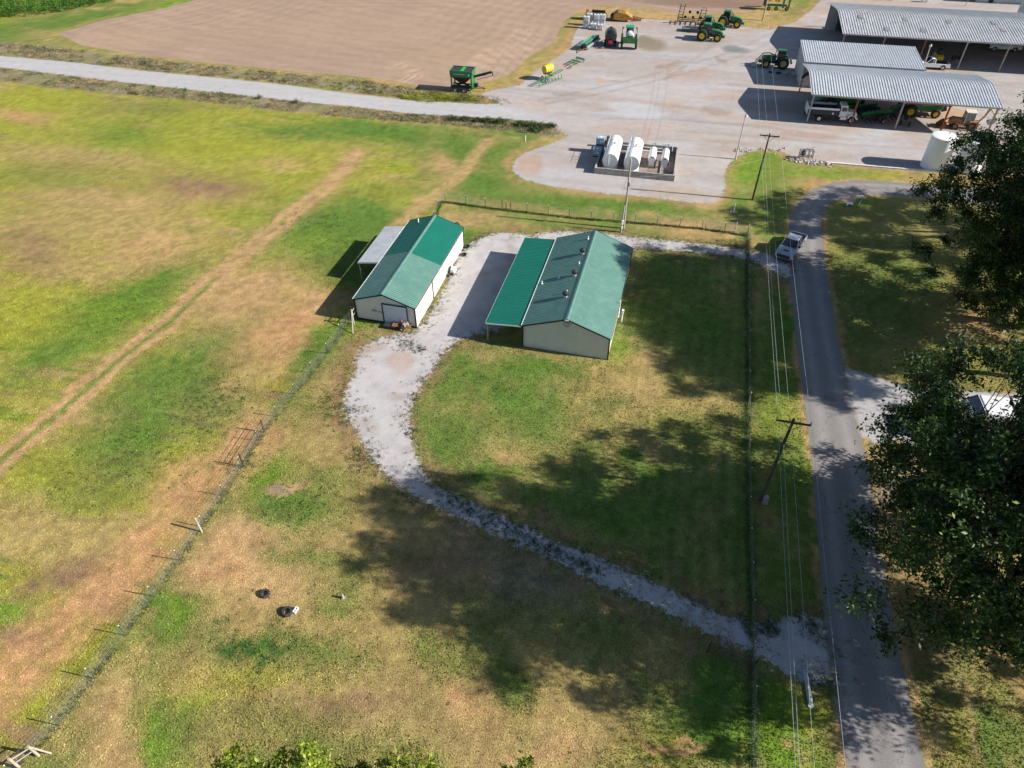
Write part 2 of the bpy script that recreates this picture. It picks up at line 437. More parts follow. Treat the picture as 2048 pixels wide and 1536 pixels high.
FENCE_L = [(28, 1548), (60, 1510), (118, 1453), (170, 1381), (220, 1311), (268, 1245), (316, 1184), (355, 1130), (402, 1062), (448, 992), (494, 921), (530, 864), (575, 806), (628, 742), (672, 684), (706, 634)]
FENCE_N = [(868, 440), (884, 402), (1000, 418), (1160, 436), (1290, 446), (1400, 456), (1495, 470)]
FENCE_R = [(1495, 466), (1495, 600), (1496, 740), (1495, 900), (1498, 1060), (1502, 1200), (1504, 1330), (1505, 1450), (1507, 1600)]
FL = W(FENCE_L); FN = W(FENCE_N); FR = W(FENCE_R)

def ground_tone(x, y):
    """albedo of the grass and bare earth at ground points"""
    n4 = fbm(x * .8 + 3, y * .8, 201, 5); n1 = fbm(x * 0.09, y * 0.09, 3); n2 = fbm(x * 0.35, y * 0.35, 9); n3 = fbm(x * 1.3, y * 1.3, 21)
    wx = x + (n2 - .5) * 3.0 + (n3 - .5) * 1.4; wy = y + (fbm(x * .35 + 50, y * .35, 5) - .5) * 3.0 + (fbm(x * 1.3, y * 1.3 + 40, 31) - .5) * 1.4
    wx = wx + (n1 - .5) * 2.5
    def C(c): return np.array(c)[None, :]
    def mix(a, b, f): return a + (b - a) * np.clip(f, 0, 1)[:, None]
    base = mix(np.tile(C(ST), (len(x), 1)), C(MG), (n2 - .38) * 3.2)
    base = mix(base, C(TN), (n1 - .52) * 3)
    pas = np.clip(sdist(wx, wy, PASTURE) * 1.5 + .5, 0, 1)
    pb = mix(np.tile(C(ST), (len(x), 1)), C(YG), (n1 - .35) * 3.5)
    pb = mix(pb, C(TN), (fbm(x * .18 + 9, y * .5, 44) - .5) * 3)
    uu = x * .975 - y * .22; vv = x * .22 + y * .975
    stk = fbm(uu * .10, vv * .85, 151, 4); st2 = fbm(uu * .35, vv * 1.6, 161, 3)
    pb = mix(pb, C(YG), (stk - .52) * 5); pb = mix(pb, C(BR), (.36 - stk) * 5); pb = mix(pb, C(GR), (st2 - .62) * 5)
    base = mix(base, pb, pas)
    lw_ = np.clip(sdist(wx, wy, LAWN) * 1.5 + .5, 0, 1)
    lb = mix(np.tile(C((.135, .160, .040)), (len(x), 1)), C(ST), (n2 - .45) * 3)
    lb = mix(lb, C(GR), (fbm(x * .5, y * .5, 171) - .55) * 4)
    base = mix(base, lb, lw_)
    fv = FR[-1] - FR[0]; fv = fv / np.linalg.norm(fv); pc = (x - FR[0][0]) * fv[1] - (y - FR[0][1]) * fv[0]
    base = base * (1 + lw_ * .13 * np.sin(pc * 5.2 + (n2 - .5) * 3) * np.clip((x - 4) / 6, 0, 1))[:, None]
    vs_ = np.clip(sdist(wx, wy, STRIP) * 1.5 + .5, 0, 1)
    base = mix(base, mix(np.tile(C((.125, .165, .030)), (len(x), 1)), C(ST), (n2 - .48) * 4), vs_)
    rl = np.clip(sdist(wx, wy, RIGHTLAWN) * 1.5 + .5, 0, 1)
    base = mix(base, mix(np.tile(C(OL), (len(x), 1)), C(ST), (n2 - .5) * 2.5), rl)
    # mown stripes on the lawn, drive-over lines
    for o, inv, c, s in BW:
        dx = wx - o[0]; dy = wy - o[1]
        u = inv[0, 0] * dx + inv[0, 1] * dy; v = inv[1, 0] * dx + inv[1, 1] * dy
        r = u * u + v * v
        w = np.exp(-r * 0.9) * 1.45 * s
        w = w * (0.35 + .9 * n3 + .5 * n4)
        k = w > 0.01
        if k.any():
            base[k] = base[k] + (c[None, :] - base[k]) * np.clip(w[k], 0, 1)[:, None]
    sx = x + (n3 - .5) * .5
    for L, w_, c, s in ((TRACK1, .55, TN, 1.3), (TRACK2, .5, TN, 1.3), (TRACK3, 2.6, RD, .75), (TRACK4, 1.2, TN, .7)):
        d = ldist(wx * .35 + x * .65, wy * .35 + y * .65, L)
        base = mix(base, C(c) * (.92 + .2 * n3[:, None]), np.clip((w_ - d) / (w_ * .5) * .8 + .25, 0, 1) * s * (.5 + n3))
    d = ldist(x, y, (TRACK1 + TRACK2) / 2)
    base = mix(base, C(TN), np.exp(-(d / 1.9) ** 2) * np.where(y > 64, .95, .5) * np.clip(n3 * 1.6 - .1, 0, 1))
    base = mix(base, C(MG), np.exp(-(d / .33) ** 2) * (y < 66) * .8)
    d = ldist(x + (n3 - .5), y, FR)
    base = mix(base, C(DG), np.exp(-(d / .35) ** 2) * .8)
    d = ldist(x + (n3 - .5), y, FL)
    base = mix(base, C(GR), np.exp(-(d / 1.0) ** 2) * .35)
    # rough verges
    g = mix(np.tile(C(GY), (len(x), 1)), C(OL), (n3 - .42) * 5)
    for P in (ROUGH_S, ROUGH_N):
        base = mix(base, g, np.clip(sdist(wx, wy, P) * 1.2 + .3, 0, 1) * .9)
    # sprayed line under edges of the lane
    dl = sdist(x + (n3 - .5) * .6, y, P_LANE)
    base = mix(base, C(TN), np.clip(1.25 - np.abs(dl + .25) * 3.0, 0, 1) * .8 * (n2 > .4))
    dy_ = sdist(x + (n2 - .5) * 2, y + (n3 - .5) * 2, P_YARD)
    base = mix(base, C(RD) * .95, np.clip(1.2 - np.abs(dy_ + .5) * .9, 0, 1) * .7 * np.clip((n2 - .38) * 5, 0, 1))
    dd = sdist(wx, wy, P_DRIVE)
    base = mix(base, mix(np.tile(C(BR), (len(x), 1)), C(OL), (n3 - .4) * 4), np.clip(1.2 - np.abs(dd + .6) * .8, 0, 1) * .7)
    df = sdist(x, y, P_FIELD)
    base = mix(base, C(ST), np.clip(1.2 - np.abs(df + 1.2) * .5, 0, 1) * .5 * (n2 > .45))
    v = (0.62 + 0.76 * fbm(x * 2.3, y * 2.3, 77, 4)) * (.8 + .4 * n4)
    return base * v[:, None]

# wet and worn marks on the hard ground: (px, py, rx, ry, tilt, colour, strength)
HMARKS = [(1300, 88, 34, 13, 10, (.20, .165, .12), .9), (1290, 80, 16, 9, 0, (.19, .16, .12), .8), (1460, 97, 16, 8, 0, (.17, .18, .175), .9), (1480, 101, 22, 5, 4, (.17, .18, .175), .9),
 (1440, 120, 14, 4, 35, (.24, .18, .15), .7), (1340, 130, 26, 5, -10, (.23, .18, .14), .6), (1200, 162, 12, 4, 0, (.42, .29, .17), .9), (1270, 220, 60, 16, 6, (.40, .41, .42), .7), (1320, 180, 120, 18, 0, (.38, .37, .37), .6),
 (1430, 222, 30, 8, 8, (.26, .21, .17), .7), (1210, 218, 26, 5, 4, (.29, .24, .21), .6), (1060, 212, 50, 5, 2, (.40, .29, .21), .5), (1130, 190, 30, 3, 4, (.25, .19, .16), .5), (1180, 350, 130, 18, 6, (.36, .34, .34), .6), (1060, 330, 26, 22, 0, (.36, .24, .16), .6),
 (1350, 385, 60, 12, 4, (.36, .27, .2), .5), (1800, 300, 200, 10, 3, (.37, .35, .34), .6), (1900, 235, 40, 22, 0, (.36, .26, .16), .9), (1850, 218, 40, 14, 0, (.38, .28, .18), .9), (1620, 270, 60, 6, 5, (.3, .2, .15), .5), (1500, 260, 60, 8, 4, (.36, .34, .33), .5),
 (1210, 60, 40, 24, 0, (.30, .23, .16), .5), (1400, 90, 60, 12, -10, (.27, .22, .18), .5), (1330, 60, 60, 10, 0, (.3, .26, .22), .5), (1560, 70, 40, 20, 0, (.36, .35, .35), .5),
 (790, 680, 34, 10, -5, (.34, .24, .2), .7), (800, 720, 24, 26, 60, (.36, .27, .23), .7), (735, 700, 34, 8, -12, (.34, .26, .21), .8), (1745, 880, 12, 5, 0, (.42, .28, .16), .9)]
FMARKS = [(700, 60, 260, 30, 0, (.33, .235, .165), .4), (1500, 8, 100, 10, 4, (.19, .12, .085), .8), (1400, 6, 100, 9, 4, (.20, .13, .09), .8), (1330, 4, 70, 7, 4, (.19, .135, .095), .7), (900, 120, 120, 30, -10, (.36, .25, .16), .4),
 (600, 110, 300, 22, 6, (.30, .215, .155), .3), (250, 80, 100, 16, 0, (.36, .25, .16), .4), (1220, 0, 60, 16, 0, (.26, .18, .13), .5), (960, 170, 40, 9, 0, (.36, .24, .12), .5)]

def hard_tone(x, y):
    n1 = fbm(x * .12, y * .12, 63); n2 = fbm(x * .6, y * .6, 65); n3 = fbm(x * 2.2, y * 2.2, 67)
    def C(c): return np.array(c)[None, :]
    N = len(x)
    sd = [sdist(x, y, P) for P in (P_ROAD, P_YARD, P_FIELD, P_LANE, P_SIDE, P_DRIVE, P_SLAB, P_BARE)]
    wx = x + (n2 - .5) * 1.6; wy = y + (n3 - .5) * 1.6
    cols = [np.tile(C((.370, .360, .360)), (N, 1)), np.tile(C((.335, .300, .278)), (N, 1)), np.tile(C((.300, .215, .155)), (N, 1)), np.tile(C((.225, .212, .205)), (N, 1)),
            np.tile(C((.340, .330, .330)), (N, 1)), np.tile(C((.395, .378, .370)), (N, 1)), np.tile(C((.42, .30, .22)), (N, 1)), np.tile(C((.255, .21, .14)), (N, 1))]
    cols[1] = cols[1] + (C((.345, .270, .225)) - cols[1]) * np.clip((n1 - .42) * 4, 0, 1)[:, None] * .8
    cols[1] = cols[1] + (C((.36, .355, .355)) - cols[1]) * np.clip((fbm(x * .09 + 7, y * .2, 81) - .48) * 4, 0, 1)[:, None] * .8
    cols[5] = cols[5] + (C((.30, .25, .22)) - cols[5]) * np.clip((n2 - .58) * 5, 0, 1)[:, None] * .6
    uu = x * .975 - y * .22; vv = x * .22 + y * .975
    stk = fbm(uu * .10, vv * .7, 251, 5)
    cols[1] = cols[1] * (.80 + .40 * stk)[:, None] * (.9 + .2 * n3)[:, None]
    cols[5] = cols[5] * (.86 + .28 * fbm(x * 1.1, y * 1.1, 261, 4))[:, None]
    cols[0] = cols[0] * (.9 + .2 * fbm(uu * .08, vv * 1.6, 271, 4))[:, None]
    # lane: wheel paths are paler, edges darker
    ln = np.clip(sd[3], 0, 4)
    cols[3] = cols[3] * (0.86 + .26 * np.exp(-((ln - 1.15) / .45) ** 2))[:, None]
    # field: passes of the drill follow its edge
    f = sd[2]
    cols[2] = cols[2] * (1 + .05 * np.sin(f * 2.1 + n1 * 3) + .05 * np.sin((x * .5 + y * .87) * 1.4))[:, None]
    cols[2] = cols[2] * (.84 + .20 * n1 + .14 * fbm(x * .9, y * .9, 281, 4))[:, None]
    def marks(col, ms):
        for b in ms:
            o, inv, c, s = blob_world(b)
            dx = wx - o[0]; dy = wy - o[1]
            u = inv[0, 0] * dx + inv[0, 1] * dy; v = inv[1, 0] * dx + inv[1, 1] * dy
            w = np.clip((1.25 - np.sqrt(u * u + v * v)) * 2.2, 0, 1) * s
            col += (c[None, :] - col) * w[:, None]
    marks(cols[1], HMARKS[:26]); marks(cols[5], HMARKS[26:29]); marks(cols[4], HMARKS[29:]); marks(cols[2], FMARKS)
    cols[0] = cols[0] + (cols[1] - cols[0]) * np.clip((sd[1] + 1 + (n2 - .5) * 3) / 6, 0, 1)[:, None]
    # wheel ruts across the yard
    for L in (W([(1560, 60), (1470, 100), (1380, 130), (1300, 150), (1200, 175), (1080, 200)]), W([(1570, 72), (1480, 112), (1390, 142), (1310, 162), (1210, 186), (1090, 208)]),
              W([(1450, 70), (1400, 110), (1330, 160)]), W([(1600, 262), (1500, 252), (1350, 240), (1100, 235)]), W([(1900, 300), (1700, 290), (1500, 272), (1350, 262)])):
        d = ldist(x + (n2 - .5) * .8, y, L)
        cols[1] *= (1 - .16 * np.exp(-(d / .35) ** 2))[:, None]
    for L in (W([(1020, 150), (1060, 90), (1090, 60)]), W([(985, 160), (1020, 110), (1060, 60)]), W([(960, 150), (1000, 100), (1040, 60)]), W([(940, 145), (975, 100)]), W([(800, 165), (825, 150), (815, 135), (790, 130)]),
              W([(808, 168), (838, 152), (826, 134), (795, 126)]), W([(925, 148), (960, 112)])):
        d = ldist(x, y, L)
        cols[2] *= (1 + .22 * np.exp(-((d - .5) / .3) ** 2) - .12 * np.exp(-((d) / .3) ** 2))[:, None]
    order = [2, 1, 0, 7, 4, 5, 3, 6]
    names = ['gravel_road', 'gravel_yard', 'ploughed_field', 'asphalt_lane', 'gravel_side_drive', 'gravel_driveway', 'concrete_slab', 'bare_patch']
    out = np.tile(C((.3, .27, .25)), (N, 1)); best = np.full(N, -6.0); idx = np.full(N, -1)
    for k in order:
        take = (sd[k] > best) & ((best < 0.0)) | (sd[k] > 0.02)
        out[take] = cols[k][take]; best[take] = np.maximum(best[take], sd[k][take]); 
        idx[sd[k] > 0] = k
    rag = np.full(N, .35)
    for k, r_ in ((2, .8), (1, .7), (0, .5), (5, 1.0), (4, .8), (3, .16), (6, .05), (7, 1.3)):
        rag[sd[k] > best - 1e-6] = r_
    soft = np.where(idx == 3, .03, .12)
    return out, best, idx, rag, names

# ------------------------------------------------------------------ ground material
def ground_material():
    m = bpy.data.materials.new('ground_cover')
    m.use_nodes = True
    n = m.node_tree.nodes; l = m.node_tree.links
    b = n['Principled BSDF']
    def attr(nm):
        a = n.new('ShaderNodeAttribute'); a.attribute_name = nm; return a
    tone = attr('tone'); hard = attr('hard'); sd = attr('edge'); rag = attr('ragged')
    tc = n.new('ShaderNodeTexCoord')
    def noise(scale, det=5, rough=.6, stretch=None):
        k = n.new('ShaderNodeTexNoise'); k.inputs['Scale'].default_value = scale; k.inputs['Detail'].default_value = det; k.inputs['Roughness'].default_value = rough
        if stretch:
            mp = n.new('ShaderNodeMapping'); mp.inputs['Scale'].default_value = stretch[:3]; mp.inputs['Rotation'].default_value = (0, 0, stretch[3])
            l.new(tc.outputs['Object'], mp.inputs[0]); l.new(mp.outputs[0], k.inputs['Vector'])
        else:
            l.new(tc.outputs['Object'], k.inputs['Vector'])
        return k
    def math_(op, a, b_=None, c=None):
        k = n.new('ShaderNodeMath'); k.operation = op
        for i, v in enumerate((a, b_, c)):
            if v is None: continue
            if isinstance(v, (int, float)): k.inputs[i].default_value = v
            else: l.new(v, k.inputs[i])
        return k.outputs[0]
    def rng(v, a, b_, c, d):
        k = n.new('ShaderNodeMapRange'); k.inputs[1].default_value = a; k.inputs[2].default_value = b_; k.inputs[3].default_value = c; k.inputs[4].default_value = d
        l.new(v, k.inputs[0]); return k.outputs[0]
    def scale(v, f):
        k = n.new('ShaderNodeVectorMath'); k.operation = 'SCALE'
        l.new(v, k.inputs[0])
        l.new(f, k.inputs['Scale']); return k.outputs[0]
    def mixc(f, a, c):
        k = n.new('ShaderNodeMix'); k.data_type = 'RGBA'
        l.new(f, k.inputs[0]) if not isinstance(f, float) else None
        for i, v in ((6, a), (7, c)):
            if isinstance(v, tuple): k.inputs[i].default_value = (*v, 1)
            else: l.new(v, k.inputs[i])
        return k.outputs[2]
    nf = noise(9.0, 4, .75); nm_ = noise(2.2, 6, .7); ng = noise(15.0, 3, .85); nl = noise(.7, 5, .6)
    # grass: tufts light and dark, dead blades
    gcol = scale(tone.outputs['Color'], rng(nf.outputs[0], .34, .66, .62, 1.5))
    straw = mixc(rng(nm_.outputs[0], .5, .72, 0, .55), gcol, scale(tone.outputs['Color'], rng(ng.outputs[0], .3, .7, .8, 1.25)))
    gcol2 = mixc(rng(ng.outputs[0], .58, .72, 0, .35), straw, (.30, .23, .10))
    # hard: stones
    hcol = scale(hard.outputs['Color'], rng(ng.outputs[0], .3, .7, .66, 1.3))
    hcol = scale(hcol, rng(nl.outputs[0], .3, .7, .93, 1.07))
    spk = rng(noise(6.5, 6, .9).outputs[0], .57, .68, 0, .7)
    hcol = mixc(math_('MULTIPLY', spk, math_('MULTIPLY', rag.outputs['Fac'], 1.2)), hcol, (.13, .12, .085))
    vo = n.new('ShaderNodeTexVoronoi'); vo.feature = 'DISTANCE_TO_EDGE'; vo.inputs['Scale'].default_value = .22
    wv_ = n.new('ShaderNodeVectorMath'); wv_.operation = 'ADD'; l.new(tc.outputs['Object'], wv_.inputs[0])
    ws_ = n.new('ShaderNodeVectorMath'); ws_.operation = 'SCALE'; l.new(nl.outputs['Color'], ws_.inputs[0]); ws_.inputs['Scale'].default_value = 4.0
    l.new(ws_.outputs[0], wv_.inputs[1]); l.new(wv_.outputs[0], vo.inputs['Vector'])
    crk = math_('MULTIPLY', rng(vo.outputs['Distance'], .004, .011, .5, 0), math_('MULTIPLY', math_('LESS_THAN', rag.outputs['Fac'], .2), math_('GREATER_THAN', rag.outputs['Fac'], .1)))
    hcol = mixc(crk, hcol, (.06, .055, .05))
    e = math_('ADD', sd.outputs['Fac'], math_('MULTIPLY', math_('SUBTRACT', nm_.outputs[0], .5), math_('MULTIPLY', rag.outputs['Fac'], 3.6)))
    e = math_('ADD', e, math_('MULTIPLY', math_('SUBTRACT', nf.outputs[0], .5), math_('MULTIPLY', rag.outputs['Fac'], 1.8)))
    fac = rng(e, -.06, .06, 0, 1)
    l.new(mixc(fac, gcol2, hcol), b.inputs['Base Color'])
    b.inputs['Roughness'].default_value = .95
    b.inputs['Specular IOR Level'].default_value = .12
    # cracks in the tar
    h = math_('ADD', nf.outputs[0], math_('MULTIPLY', nm_.outputs[0], 1.2))
    bs = rng(fac, 0, 1, .42, .12)
    bp = n.new('ShaderNodeBump'); bp.inputs['Distance'].default_value = .14
    l.new(h, bp.inputs['Height']); l.new(bs, bp.inputs['Strength'])
    l.new(bp.outputs[0], b.inputs['Normal'])
    return m

GM = ground_material()
BANDS = [(6, 40, 48, .2), (40, 80, 75, .28), (80, 130, 104, .42), (130, 262, 186, .85)]
vx, vy, fq = [], [], []
off = 0
for y0, y1, hx, st in BANDS:
    nx = int(round(2 * hx / st)) + 1; ny = int(round((y1 - y0) / st)) + 1
    X, Y = np.meshgrid(np.linspace(-hx, hx, nx), np.linspace(y0, y1, ny))
    vx.append(X.ravel()); vy.append(Y.ravel())
    i = np.arange(nx * ny).reshape(ny, nx)
    q = np.stack([i[:-1, :-1], i[:-1, 1:], i[1:, 1:], i[1:, :-1]], -1).reshape(-1, 4) + off
    fq.append(q); off += nx * ny
vx = np.concatenate(vx); vy = np.concatenate(vy); fq = np.concatenate(fq)
tone = ground_tone(vx, vy)
hard, edge, kind_idx, rag, KN = hard_tone(vx, vy)
fk = kind_idx[fq[:, 0]]
for k in [-1] + list(range(len(KN))):
    sel = fq[fk == k]
    if len(sel) == 0: continue
    used, inv = np.unique(sel.ravel(), return_inverse=True)
    nm = 'ground' if k < 0 else KN[k]
    vv = np.stack([vx[used], vy[used], np.zeros(len(used))], 1)
    o = np_mesh(nm, vv, inv.reshape(-1, 4), GM)
    for an, arr in (('tone', tone), ('hard', hard)):
        a = o.data.attributes.new(an, 'FLOAT_COLOR', 'POINT')
        a.data.foreach_set('color', np.concatenate([arr[used], np.ones((len(used), 1))], 1).astype(np.float32).ravel())
    for an, arr in (('edge', edge), ('ragged', rag)):
        a = o.data.attributes.new(an, 'FLOAT', 'POINT')
        a.data.foreach_set('value', arr[used].astype(np.float32))
    o['kind'] = 'structure'
far = MB().quad((-2500, -600, -.03), (2500, -600, -.03), (2500, 3500, -.03), (-2500, 3500, -.03)).build('terrain', mat('far_grass', (.13, .14, .04), .95, vary=.4, scale=.05, bump=.3, bscale=3))
far['kind'] = 'structure'

# ================================================================== buildings
M_cream = mat('cream_steel', (.54, .54, .50), .5, vary=.05, scale=.6, dirt=(.4, .33, .25, .12))
M_trim = mat('black_trim', (.012, .016, .018), .5)
M_white = mat('white_paint', (.78, .78, .76), .4, vary=.05, dirt=(.45, .42, .38, .2))
M_door = mat('grey_door', (.50, .56, .62), .5, vary=.04)
M_groof = mat('green_roof', (.007, .130, .092), .42, vary=.10, scale=.5, spec=.5)
M_groof_pale = mat('green_roof_pale', (.092, .200, .166), .42, vary=.10, scale=.5, spec=.5, dirt=(.16, .27, .235, .35))
M_galv = mat('galvanised_sheet', (.50, .52, .54), .42, metal=.15, vary=.12, scale=.7, dirt=(.32, .30, .28, .35))
M_galv_old = mat('old_galvanised_sheet', (.46, .47, .47), .5, metal=.15, vary=.15, scale=.5, dirt=(.26, .22, .19, .45))
M_wood = mat('weathered_post', (.30, .26, .21), .9, vary=.3, scale=3)
M_red = mat('red_primer_steel', (.26, .050, .040), .6, vary=.25, scale=1.2, dirt=(.16, .09, .07, .5))
M_rust = mat('rusty_steel', (.20, .085, .040), .85, vary=.4, scale=2)
M_steel = mat('grey_steel', (.33, .33, .33), .5, metal=.4, vary=.15)
M_dark = mat('dark_steel', (.030, .032, .035), .6, vary=.25)
M_black = mat('black_rubber', (.018, .018, .019), .8, vary=.3, scale=3, dirt=(.12, .10, .08, .45))
M_conc = mat('concrete', (.34, .32, .29), .9, vary=.2, scale=.8, dirt=(.16, .14, .12, .55), bump=.3)
M_floor = mat('stained_concrete_floor', (.23, .19, .16), .9, vary=.3, scale=.6, dirt=(.10, .08, .07, .7))
M_tankw = mat('white_tank_paint', (.80, .81, .80), .32, vary=.04, dirt=(.52, .48, .42, .25))
M_glass = mat('tinted_glass', (.020, .026, .030), .08, spec=.8, vary=.05)
M_creosote = mat('creosoted_pole', (.075, .058, .045), .9, vary=.35, scale=2.5)
M_paleplole = mat('sun_bleached_pole', (.33, .27, .21), .9, vary=.3, scale=2.5)

def sheet(name, prof, length, pitch_, rib, mats, parent, y0=0.0, thick=.02, msplit=None):
    """ribbed sheet: prof = cross-section [(x, z)], extruded along y from y0, ribs run along the profile"""
    nr = max(1, int(round(length / pitch_)))
    w = length / nr
    ys, hs = [], []
    for i in range(nr):
        b = y0 + i * w
        for t, h in ((0, 0), (.56, 0), (.66, 1), (.88, 1)):
            ys.append(b + t * w); hs.append(h * rib)
    ys.append(y0 + length); hs.append(0)
    pts = []
    n = len(prof)
    for j, (x, z) in enumerate(prof):
        a = prof[max(0, j - 1)]; c = prof[min(n - 1, j + 1)]
        tx, tz = c[0] - a[0], c[1] - a[1]
        L = math.hypot(tx, tz)
        pts.append((x, z, -tz / L, tx / L))
    if pts[0][3] < 0: pts = [(x, z, -a, -b) for x, z, a, b in pts]
    mb = MB()
    vs = []
    for y, h in zip(ys, hs):
        for x, z, nx_, nz_ in pts:
            vs.append((x + nx_ * h, y, z + nz_ * h))
    fs, mi = [], []
    for i in range(len(ys) - 1):
        for j in range(n - 1):
            fs.append((i * n + j, i * n + j + 1, (i + 1) * n + j + 1, (i + 1) * n + j))
            mi.append(msplit(pts[j][0], ys[i]) if msplit else 0)
    mb.v = vs; mb.f = fs; mb.mi = mi
    return mb.build(name, mats, parent, solid=thick)

def ribbed_wall(name, p0, p1, z0, ztop, pitch_, rib, m, parent):
    """vertical ribbed wall from p0 to p1 (xy), outward normal to the right of travel; ztop(t) gives the height"""
    dx, dy = p1[0] - p0[0], p1[1] - p0[1]
    L = math.hypot(dx, dy); nx_, ny_ = dy / L, -dx / L
    nr = max(1, int(L / pitch_))
    vs = []
    for i in range(nr + 1):
        for t, h in ((0, 0), (.7, 0), (.78, 1), (.92, 1)):
            u = min(1.0, (i + t) / nr)
            if i == nr and t > 0: continue
            x = p0[0] + dx * u + nx_ * h * rib; y = p0[1] + dy * u + ny_ * h * rib
            vs += [(x, y, z0), (x, y, ztop(u))]
    mb = MB(); mb.v = vs
    mb.f = [(2 * k, 2 * k + 2, 2 * k + 3, 2 * k + 1) for k in range(len(vs) // 2 - 1)]
    mb.mi = [0] * len(mb.f)
    return mb.build(name, m, parent, solid=.02)

AX = R(-13.3)   # the farmyard is laid out along this heading

def barn(name, label, origin, width, length, eave, ridge_x, ridge, rz, roofs, pale_end=None):
    t = thing(name, label, 'barn', origin, rz)
    ov = .12
    k = (ridge - eave) / ridge_x; k2 = (ridge - eave) / (width - ridge_x)
    def zt(x): return eave + (x * k if x < ridge_x else (width - x) * k2)
    ribbed_wall('front_wall', (0, 0), (width, 0), 0, lambda u: zt(u * width) - .04, .3, .02, M_cream, t)
    ribbed_wall('side_wall', (width, 0), (width, length), 0, lambda u: eave - .04, .3, .02, M_cream, t)
    ribbed_wall('back_wall', (width, length), (0, length), 0, lambda u: zt((1 - u) * width) - .04, .3, .02, M_cream, t)
    ribbed_wall('side_wall', (0, length), (0, 0), 0, lambda u: eave - .04, .3, .02, M_cream, t)
    def sp(x, y):  # front part pale green, rear part deeper green
        if pale_end is None: return 0
        return 0 if y + math.sin(x * 1.3) * .25 + x * .12 < pale_end else 1
    zl = eave - ov * k; zr = eave - ov * k2
    sheet('roof', [(-ov, zl), (ridge_x, ridge)], length + .3, 0.29, .042, roofs, t, -.15, msplit=sp)
    sheet('roof', [(ridge_x, ridge), (width + ov, zr)], length + .3, 0.29, .042, roofs, t, -.15, msplit=sp)
    mb = MB()
    for s in (-1, 1):
        e = (-ov, zl) if s < 0 else (width + ov, zr)
        d = Vector((e[0] - ridge_x, 0, e[1] - ridge)).normalized() * .2
        a = (ridge_x, -.17, ridge + .05); b = (ridge_x + d.x, -.17, ridge + d.z + .045)
        mb.quad(a, b, (b[0], length + .17, b[2]), (a[0], length + .17, a[2]))
    mb.build('ridge_cap', roofs[0], t, solid=.01)
    for y in (-.19, length + .17):
        for xa, za, xb, zb in ((-ov, zl, ridge_x, ridge), (ridge_x, ridge, width + ov, zr)):
            m2 = MB(); m2.add([(xa, y, za - .12), (xb, y, zb - .12), (xb, y, zb + .04), (xa, y, za + .04)], [(0, 1, 2, 3)]); m2.build('gable_trim', M_trim, t, solid=.03)
    for x, s in ((-.03, -1), (width + .03, 1)):
        for y in (-.03, length + .03):
            MB().box((x, y, (eave - .1) / 2), (.12, .12, eave - .1)).build('corner_trim', M_trim, t)
        MB().box((x + s * (ov + .02), length / 2, eave - .07), (.06, length + .2, .08)).build('gutter', M_trim if s > 0 else M_white, t)
    return t, zt

# --- left barn
B1o = at(716, 637)
B1 = (B1o[0], B1o[1])
W1, L1, E1, RX1, RG1 = 6.35, 15.9, 2.55, 3.1, 3.62
b1, z1 = barn('steel_barn', 'smaller cream barn with patchy green roof and white lean-to, left of the gravel drive', B1, W1, L1, E1, RX1, RG1, R(-14.4), [M_groof_pale, M_groof], pale_end=8.0)
def local(p, o, rz):
    dx, dy = p[0] - o[0], p[1] - o[1]
    return (dx * math.cos(rz) + dy * math.sin(rz), -dx * math.sin(rz) + dy * math.cos(rz))
# roller door
mb = MB()
for i in range(14): mb.box((0, -.0, .16 + i * .155), (2.46, .03, .14), rx=.0)
dr = MB().box((0, .02, 1.2), (2.5, .03, 2.3)).build('roller_door', M_door, b1, loc=(4.25, -.06, 0))
for i in range(14):
    o = MB().box((0, 0, 0), (2.4, .035, .135)).build('slat', M_door, dr, loc=(0, -.025, .2 + i * .16)) if i == 0 else sl.copy()
    if i == 0: sl = o
    else: COL.objects.link(o); o.location = (0, -.025, .2 + i * .16)
mb = MB(); mb.box((2.95, -.09, 1.2), (.1, .06, 2.45)).box((5.55, -.09, 1.2), (.06, .06, 2.45)).box((4.25, -.09, 2.46), (2.7, .06, .09)).build('door_frame', M_trim, b1)
MB().cyl((1.7, -.12, 1.45), (2.9, -.10, 1.3), .03, m=0).box((2.0, -.14, 1.46), (.35, .1, .09)).build('wall_conduit', M_steel, b1)
MB().box((W1 / 2, -.06, .09), (W1 - .1, .05, .18)).build('base_trim', M_trim, b1)
MB().box((W1 + .06, 5.2, 1.25), (.05, .09, 2.45)).build('downpipe', M_trim, b1)
for y in (2.4, 8.6, 13.0):
    MB().box((W1 + .03, y, 1.15), (.02, .04, 2.1)).build('panel_seam', mat('drab_seam', (.35, .34, .31)), b1)  # seams drawn in a darker drab tone than the wall
MB().cyl((1.4, 15.0, z1(1.4)), (1.4, 15.0, z1(1.4) + .4), .06, m=0).cyl((1.4, 15, z1(1.4) + .4), (1.4, 15, z1(1.4) + .46), .1, .02).build('vent_pipe', M_white, b1)
# lean-to
lt_w, lt_y0, lt_l = 2.55, 6.6, 7.8
sheet('leanto_roof', [(-lt_w, 2.25), (-.15, 2.62)], lt_l, .22, .03, M_galv, b1, lt_y0)
MB().box((-lt_w, lt_y0 + lt_l / 2, 2.19), (.06, lt_l, .1)).build('leanto_beam', M_white, b1)
MB().box((-lt_w / 2 - .05, lt_y0 + .02, 2.33), (lt_w, .05, .1), ry=-.15).build('leanto_beam', M_white, b1)
for i in range(3):
    MB().box((-lt_w + .1, lt_y0 + .1 + i * (lt_l - .2) / 2, 1.1), (.11, .11, 2.2)).build('leanto_post', M_wood, b1)

